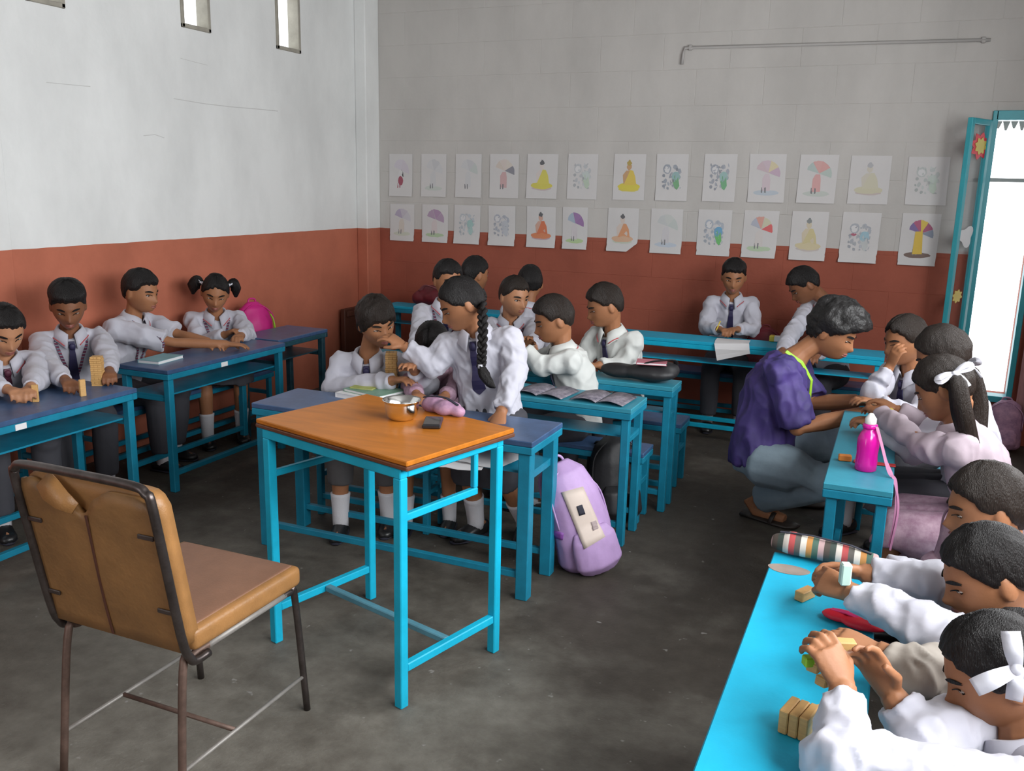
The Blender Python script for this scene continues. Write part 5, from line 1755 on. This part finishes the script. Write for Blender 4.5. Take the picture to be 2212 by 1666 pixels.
    K = dict(root=root, H=H, Rh=Rh, hs=hs, nb=nb, up=up, right=right, fwd=fwd, ax=ax, S=S, on_front=on_front, arms=arms, bvh=bvh, hair_m=hair_m)
    for e in extras:
        e(K)
    return K


def hl(K, x, y, z):
    return K['H'] + K['Rh'] @ (np.array([x, y, z]) * K['hs'])


def bow(K, c, nrm_dir, upd, size, m=BOW, tails=2):
    """Tied ribbon: two loops, a knot and hanging tails."""
    n_ = nrm(nrm_dir); u = nrm(np.array(upd, float) - n_ * (np.array(upd, float) @ n_)); s = np.cross(u, n_)
    mb = MB()
    for sg in (-1, 1):
        pts = smooth_path([c, c + s * sg * size * .5 + u * size * .12 + n_ * size * .10, c + s * sg * size * 1.0 + u * size * .10 + n_ * size * .06, c + s * sg * size * .95 - u * size * .12 + n_ * size * .04, c + s * sg * size * .4 - u * size * .06 + n_ * size * .05, c], 4)
        mb.add(ribbon(pts, [u * 0.35 + n_] * len(pts), [size * (.22 + .22 * math.sin(math.pi * i / (len(pts) - 1))) for i in range(len(pts))], 0.003))
    b = build('hair_bow', mb, m, K['root'], smooth=True)
    build('bow_knot', MB().add(ball(c + n_ * size * .06, (size * .16, size * .16, size * .16), 10, 7)), m, b, smooth=True)
    for k in range(tails):
        sg = -1 if k % 2 else 1
        pts = smooth_path([c + n_ * size * .04, c + s * sg * size * .22 - u * size * .5 + n_ * size * .10, c + s * sg * size * .30 - u * size * 1.1 + n_ * size * .05], 4)
        build('ribbon_tail', MB().add(ribbon(pts, n_, size * .30, 0.003)), m, b, smooth=True)
    return b


def tail(K, pts, rads, name='ponytail', seed=0, n=16, sub=5, twist=0.0):
    """Hank of hair along a path, ridged like strands."""
    P_ = smooth_path(pts, sub)
    rr = np.interp(np.linspace(0, 1, len(P_)), np.linspace(0, 1, len(rads)), rads)
    v, f = tube(P_, list(rr), n)
    rs = np.random.RandomState(seed); ph = rs.rand(n) * 6
    v = v.copy()
    for i in range(len(P_)):
        for j in range(n):
            k = i * n + j
            d = v[k] - P_[i]
            v[k] = P_[i] + d * (1 + 0.14 * math.sin(ph[j] + i * .35) + 0.10 * (-1) ** j)
    return build(name, MB().add((v, f)), K['hair_m'], K['root'], smooth=True)


def braid(K, pts, r, n_lobes=13):
    P_ = smooth_path(pts, 12)
    prs = []
    L = len(P_)
    for s in range(3):
        q = []
        for i in range(L):
            t = P_[min(i + 1, L - 1)] - P_[max(i - 1, 0)]; t = nrm(t)
            a = nrm(np.cross(t, K['fwd'])); b = np.cross(t, a)
            w = 2 * math.pi * (i / (L - 1) * n_lobes / 3 + s / 3)
            q.append(P_[i] + a * r * 0.75 * math.sin(w) + b * r * 0.4 * math.sin(2 * w))
        prs.append((q, [r * 0.62 * (1 - 0.35 * i / L) for i in range(L)]))
    mb = MB()
    for q, rad in prs:
        mb.add(tube(q, rad, 8))
    return build('braid', mb, K['hair_m'], K['root'], smooth=True)


def person_at(label, *a, **k):
    return person(label, *a, **k)


def ribbon_tie(c, r, nrm_dir, K, m=BOW):
    """White band round a hank of hair."""
    return build('hair_band', MB().add(tube([c - nrm(nrm_dir) * 0.008, c + nrm(nrm_dir) * 0.008], [r, r], 12)), m, K['root'], smooth=True)


# --- along the left wall
person('child at the left edge of the picture bending over wooden blocks', on_x(8, 712, -3.66), -20, 30, body=-28, lh=on_z(66, 838, .70), rh=on_z(18, 842, .70), tie=TIE_RED, hair_t=.016, seed=11, skin=SKIN_L, curl=(50, 50))
person('boy with flat brushy hair and navy tie beside the block tower by the left wall', on_x(147, 660, -3.76), -40, 24, body=-36, hair='crop', hair_t=.032, rh=on_z(142, 822, .70), lh=on_z(236, 803, .70), lany=LANY, skin=SKIN_D, seed=12, curl=(55, 50))
person('boy in profile reaching along the blue desk with a rolled sleeve', on_x(303, 630, -3.80), 6, 12, body=8, rh=on_z(492, 744, .69), lh=on_z(450, 738, .70), sleeve=.85, tie=None, lany=LANY, seed=13, hair_t=.020, curl=(20, 25))


def pigtails(K):
    for sx in (-1, 1):
        a = hl(K, sx * .070, -.035, .035)
        tail(K, [a, hl(K, sx * .098, -.045, .045), hl(K, sx * .118, -.05, .01), hl(K, sx * .122, -.045, -.045)], [.012, .030, .034, .008], 'pigtail', 3 + sx)
        bow(K, hl(K, sx * .084, -.02, .05), K['Rh'] @ np.array([sx * .6, .7, .3]), K['Rh'] @ np.array([0, 0, 1.0]), .028 if sx < 0 else .036, tails=0)


person('girl with two bunches in her hair and a dark lanyard against the red wall', on_x(465, 632, -3.80), -48, 22, body=-42, roll=-6, hair='pigtails', hair_t=.010, rh=on_z(488, 722, .69), lh=on_z(520, 726, .69), tie=None, lany=LANY, lower='skirt', extras=(pigtails,), seed=14, curl=(40, 40))

# --- long blue desk
person('child with a brown fringe leaning left of the block tower behind the orange table', on_y(812, 695, 3.46), -32, 18, body=-66, roll=10, hair='bangs', hair_t=.020, hair_r=.006, hair_m=HAIR_BR, nb=on_y(795, 770, 3.50), rh=on_y(852, 822, 3.37), re_=on_y(720, 838, 3.42), lh=on_y(895, 800, 3.36), tie=TIE, lower='shorts', lower_m=PANTS_G, piping=False, seed=15)
person('small child in pink plaid with head bowed behind the standing girl', on_y(935, 742, 3.58), -75, 48, body=-75, hair='girl', hair_t=.012, S=.88, hs=.98, shirt=PINKPLAID, tie=TIE_RED, rh=on_z(900, 852, .70), lh=on_z(960, 856, .70), lower='skirt', piping=False, seed=16)


def girl_braid(K):
    p = [on_y(1042, 672, 3.36), on_y(1043, 715, 3.31), on_y(1041, 760, 3.28), on_y(1040, 792, 3.27)]
    braid(K, [hl(K, .02, -.085, .01), hl(K, .055, -.085, -.03)] + p, .019, 15)
    ribbon_tie(p[-1], .016, p[-1] - p[-2], K)
    tail(K, [p[-1], on_y(1046, 810, 3.262), on_y(1058, 828, 3.26), on_y(1070, 838, 3.262)], [.014, .022, .018, .003], 'braid_end', 5)
    bow(K, hl(K, .045, -.05, .035), K['Rh'] @ np.array([.7, -.3, .2]), K['Rh'] @ np.array([0, 0, 1.]), .03, tails=0)


gp = np.array([-1.585, 3.47, .615])
person('standing girl with a long braid and navy tie reaching for the block tower', on_y(1000, 655, 3.42), -145, 30, body=-82, hair='braid', hair_t=.010, nb=on_y(1030, 722, 3.45), pel=gp,
       rh=on_y(872, 748, 3.33), re_=on_y(935, 790, 3.36), rhn=(0.3, 0.3, -1), lh=on_z(1082, 893, .685), le=on_y(1112, 800, 3.42), lower='skirt', lower_m=PANTS, S=1.06,
       legs=((np.array([-1.66, 3.44, .34]), np.array([-1.665, 3.51, .085]), (-.35, -.93, 0)), (np.array([-1.50, 3.46, .34]), np.array([-1.46, 3.60, .085]), (.25, -.95, 0))), extras=(girl_braid,), piping=False, vox=.0048, seed=17)

# --- middle rows
person('tall boy with red lanyard behind the standing girl', on_y(967, 605, 4.66), -40, 10, body=-60, lany=LANY, rh=on_z(925, 800, .70), lh=on_z(1000, 800, .70), seed=18, hair_t=.016)
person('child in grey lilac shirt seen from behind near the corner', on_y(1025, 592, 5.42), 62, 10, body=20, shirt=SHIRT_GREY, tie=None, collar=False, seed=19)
person('boy with brightly lit face turned to the window in the middle row', on_y(1110, 640, 4.76), -32, 12, body=-58, skin=SKIN_L, lany=LANY, rh=on_y(1118, 762, 4.46), lh=on_y(1152, 752, 4.46), seed=20, hair_m=HAIR_BR)
person('child turned away in white shirt behind the boy with the lit face', on_y(1145, 612, 5.42), 118, 10, body=75, tie=None, seed=21)
person('boy in cream shirt reaching left in front of the two booklets', on_y(1198, 690, 4.10), -150, 22, body=-150, shirt=SHIRT_G, nb=on_y(1214, 752, 4.12), rh=on_y(1140, 745, 4.15), lh=on_y(1128, 752, 3.97), le=on_y(1172, 790, 3.98), seed=22, hair_t=.018, hair_m=HAIR_BR)
person('boy in cream shirt with crossed hands at the desk with the black bag', on_y(1308, 660, 4.60), -148, 22, body=-112, shirt=SHIRT_G, rh=on_y(1262, 788, 4.46), lh=on_y(1290, 790, 4.44), le=on_y(1342, 785, 4.56), seed=23, hair_t=.018, hair_m=HAIR_BR)

# --- back wall
kb = person('boy with navy tie writing at the back desk under the drawings', on_y(1585, 598, 6.10), -80, 16, body=-80, rh=on_y(1556, 712, 5.86), lh=on_y(1592, 712, 5.88), hair='crop', hair_t=.02, seed=24, curl=(60, 45))
pa, pb = on_y(1546, 716, 5.80), on_y(1556, 694, 5.85)
pe = thing('pencil', 'short pencil held by the boy at the back desk', 'pencil', pa)
build('shaft', MB().add(tube([pa + (pb - pa) * .15, pb], .004, 6)), YEL, pe)
build('point', MB().add(tube([pa, pa + (pb - pa) * .15], [.0008, .004], 6)), BLOCKW, pe)
person('boy with head bent low beside the back wall behind the crouching man', on_y(1738, 615, 5.98), -158, 42, body=-112, nb=on_y(1788, 655, 6.05), rh=on_z(1690, 760, .70), lh=on_z(1765, 765, .70), hair_t=.016, seed=25, tie=TIE, skin=SKIN_D)

# --- the man
mn = person('crouching man with wavy black hair in a purple printed t-shirt helping children', at_d(1797, 715, 4.10), -8, 26, body=-2, S=1.36, hs=1.12, hair='man', hair_t=.040, hair_r=.014, hair_m=HAIR_MAN,
       nb=at_d(1712, 775, 4.16), pel=at_d(1648, 985, 4.25), rh=at_d(1868, 893, 3.98), re_=at_d(1722, 925, 4.02), lh=at_d(1852, 866, 4.12), le=at_d(1752, 872, 4.26), curl=(30, 35), rhn=(0.1, 0.5, -0.8), lhn=(0.1, -0.6, -0.7),
       shirt=PURPLE_T, sleeve=.92, tie=None, collar=False, lower_m=JEANS, socks=False, shoes='sandal', lips=LIP_MAN, vox=.005, seed=31, skin=SKIN,
       legs=((at_d(1795, 1040, 4.02), np.array([-0.52, 4.36, .10]), (.9, -.3, 0)), (at_d(1812, 958, 4.28), np.array([-0.42, 4.66, .10]), (.95, 0.1, 0))))
K = mn
nbp = K['nb']
build('lanyard', MB().add(ribbon([nbp + K['right'] * .07 - K['fwd'] * .03 + K['up'] * .03, nbp + K['right'] * .06 + K['fwd'] * .05 - K['up'] * .00, nbp + K['fwd'] * .11 + K['right'] * .02 - K['up'] * .07, nbp + K['fwd'] * .125 - K['up'] * .16], K['fwd'] + K['right'] * .6, .015, .003)), LIME, K['root'])

# --- right side, by the bottle desk
person('girl resting her chin on her hand at the far end of the bottle desk', at_d(1957, 735, 4.06), -142, 14, body=-132, hair='girl', hair_t=.012, hair_m=HAIR_BR, rh=at_d(1922, 792, 3.98), re_=at_d(1884, 850, 3.98), rhd=(0.25, -.1, .95), rhn=(.5, .4, 0), lh=at_d(1893, 872, 3.93), lower='skirt', seed=32, piping=False)


def back_hair(n0, w, ln, fr=-.02):
    def f(K):
        a = hl(K, 0, -.085, .02)
        tail(K, [a, hl(K, 0, -.12, -.02), hl(K, 0, -.125, -.09), hl(K, fr, -.115, -.09 - ln)], [.014, w, w * .9, .008], 'ponytail', n0)
    return f


person('girl with sunlit hair between the chin-resting girl and the girl with ribbons', at_d(2040, 768, 3.42), 172, 30, body=172, hair='girl', hair_t=.013, hair_m=HAIR_BR, rh=np.array([-.02, 3.78, .70]), lh=np.array([-.01, 3.66, .70]), lower='skirt', seed=33, tie=None)


def ribbons19(K):
    for sx, ln in ((1, .16), (-1, .20)):
        a = hl(K, sx * .062, -.055, .02)
        tail(K, [a, hl(K, sx * .098, -.07, 0), hl(K, sx * .105, -.04, -.09), hl(K, sx * .085, .0, -.09 - ln * .6), hl(K, sx * .08, .01, -.1 - ln)], [.013, .028, .030, .026, .006], 'ponytail', 7 + sx)
        bow(K, hl(K, sx * .085, -.07, .035), K['Rh'] @ np.array([sx * .8, -.5, .2]), K['Rh'] @ np.array([0, 0, 1.]), .055)


person('girl with white ribbons and hanging dark hair leaning over the bottle desk', at_d(2042, 838, 3.12), 165, 34, body=172, hair='girl', hair_t=.012, hair_m=HAIR_BR, lh=at_d(1900, 893, 3.50), le=at_d(2000, 965, 3.15), rh=at_d(1935, 885, 3.52), skin=SKIN, shirt=SHIRT_PINK, lower='skirt', lower_m=PINKPLAID, extras=(ribbons19,), seed=34, tie=None, piping=False, lean=.14)
tag(build('toy_block', MB().add(box(at_d(1916, 888, 3.47), (.045, .022, .022), .003, rotz(20))), YEL, base=at_d(1916, 888, 3.47)), 'yellow block held over the bottle desk by several hands', 'block')

# --- right front, by the bright near desk
person('boy with sunlit hair at the far end of the bright near desk', at_d(2138, 1096, 2.18), 188, 16, body=180, hs=.97, hair_t=.014, hair_m=HAIR_BR, rh=np.array([.05, 2.44, .62]), lh=np.array([.06, 2.33, .62]), seed=35, tie=TIE, vox=.0045, lean=.16)
person('boy with short black hair holding a mint piece over the bright near desk', at_d(2140, 1240, 1.86), 192, 27, body=182, hs=.95, hair_t=.013, rh=at_d(1862, 1238, 2.06), lh=at_d(1832, 1278, 1.96), re_=at_d(2010, 1262, 2.00), le=at_d(1985, 1350, 1.83), curl=(38, 55), rhn=(-.2, -.6, -.7), lhn=(-.1, .7, -.5), lany=LANY_TXT, lw=.024, seed=36, vox=.0038, tie=None, lean=.14)
tag(build('toy_block', MB().add(box(at_d(1826, 1240, 1.95), (.022, .022, .05), .003, rotz(20))), MINT, base=at_d(1826, 1240, 1.95)), 'mint and white piece held upright by the boy at the near desk', 'block')
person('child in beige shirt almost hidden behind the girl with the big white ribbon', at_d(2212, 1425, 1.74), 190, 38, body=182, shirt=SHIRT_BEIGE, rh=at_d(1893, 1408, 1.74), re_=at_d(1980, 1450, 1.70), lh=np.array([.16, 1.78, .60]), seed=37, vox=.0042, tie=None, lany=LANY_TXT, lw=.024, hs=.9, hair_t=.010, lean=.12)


def ribbons22(K):
    a = at_d(2196, 1452, 1.36)
    tail(K, [hl(K, 0, -.085, .0), hl(K, -.03, -.115, -.02), hl(K, -.035, -.11, -.09), hl(K, -.05, -.06, -.17), hl(K, -.06, -.02, -.22)], [.018, .036, .038, .030, .006], 'ponytail', 9)
    D0 = 1.475
    k0 = at_d(2196, 1446, D0)
    n_ = nrm(E0 - k0)
    def lobe(*p, w=.030):
        P_ = smooth_path([k0] + [at_d(x, y, D0 + dd) for x, y, dd in p], 6)
        return ribbon(P_, n_, [w * (.45 + .55 * math.sin(math.pi * min(1, .12 + .88 * i / (len(P_) - 1)) * .62)) for i in range(len(P_))], .004)
    b_ = build('hair_bow', MB().add(lobe((2190, 1410, -.012), (2183, 1364, .004))).add(lobe((2150, 1466, -.014), (2104, 1486, .0))), BOW, K['root'], smooth=True)
    build('ribbon_tail', MB().add(lobe((2194, 1478, -.012), (2190, 1514, .004), w=.026)), BOW, b_, smooth=True)
    build('ribbon_tail', MB().add(lobe((2222, 1470, -.006), (2240, 1500, .01), w=.024)), BOW, b_, smooth=True)
    build('bow_knot', MB().add(ball(k0 + n_ * .006, (.011, .011, .011), 12, 8)), BOW, b_, smooth=True)


kg = person('girl with a big white hair ribbon holding blocks at the bottom right', at_d(2158, 1446, 1.56), 186, 32, body=182, hs=.92, hair='ponytail', hair_t=.011, lh=at_d(1822, 1482, 1.55), le=at_d(1806, 1640, 1.46), lhd=(-.50, .30, .75), lhn=(-.55, .55, -.35), rh=at_d(1925, 1500, 1.60), re_=at_d(1990, 1590, 1.56), rhd=(-.55, .1, .75), rhn=(-.3, -.8, -.2), curl=(35, 48),
            lower='skirt', extras=(ribbons22,), seed=38, vox=.0036, tie=TIE, lean=.10)
# blocks in her hands
for k, (x, y, D, ro, ti, lb) in enumerate(((1768, 1432, 1.60, 70, 0, 'upper wooden block held in the hands of the girl with the big ribbon'), (1790, 1468, 1.60, 60, 10, 'lower wooden block held in the hands of the girl with the big ribbon'), (1815, 1392, 1.66, 20, 0, 'wooden block above the red pouch in the raised hands'))):
    wblock(lb, at_d(x, y, D), ro, (.054, .022, .018), ti)
tag(build('toy_block', MB().add(box(at_d(1746, 1428, 1.585), (.018, .018, .018), .002, rotz(30))), LIME, base=at_d(1746, 1428, 1.585)), 'small lime green block beside the raised hand', 'block')
# towers on the desks
tower(846, 846, .655, 18, 'leaning tower on the long blue desk', 25, 0.66)
tower(213, 832, .65, 14, 'tower by the left wall', 30, 0.62)
for k, (x, y, r_) in enumerate(((76, 850, 40), (178, 838, 70))):
    wblock(('wooden block before the child at the left edge', 'loose wooden block beside the hand of the boy with brushy hair')[k], on_z(x, y, .65 + .0375), r_, (.025, .016, .075))
# printed bag between the two right desks
backpack('pink plaid bag standing on the bench behind the boy with sunlit hair', (0.26, 2.86, 0.362), 0.22, 0.34, 0.15, 195, 2, PINKPLAID, seed=21)
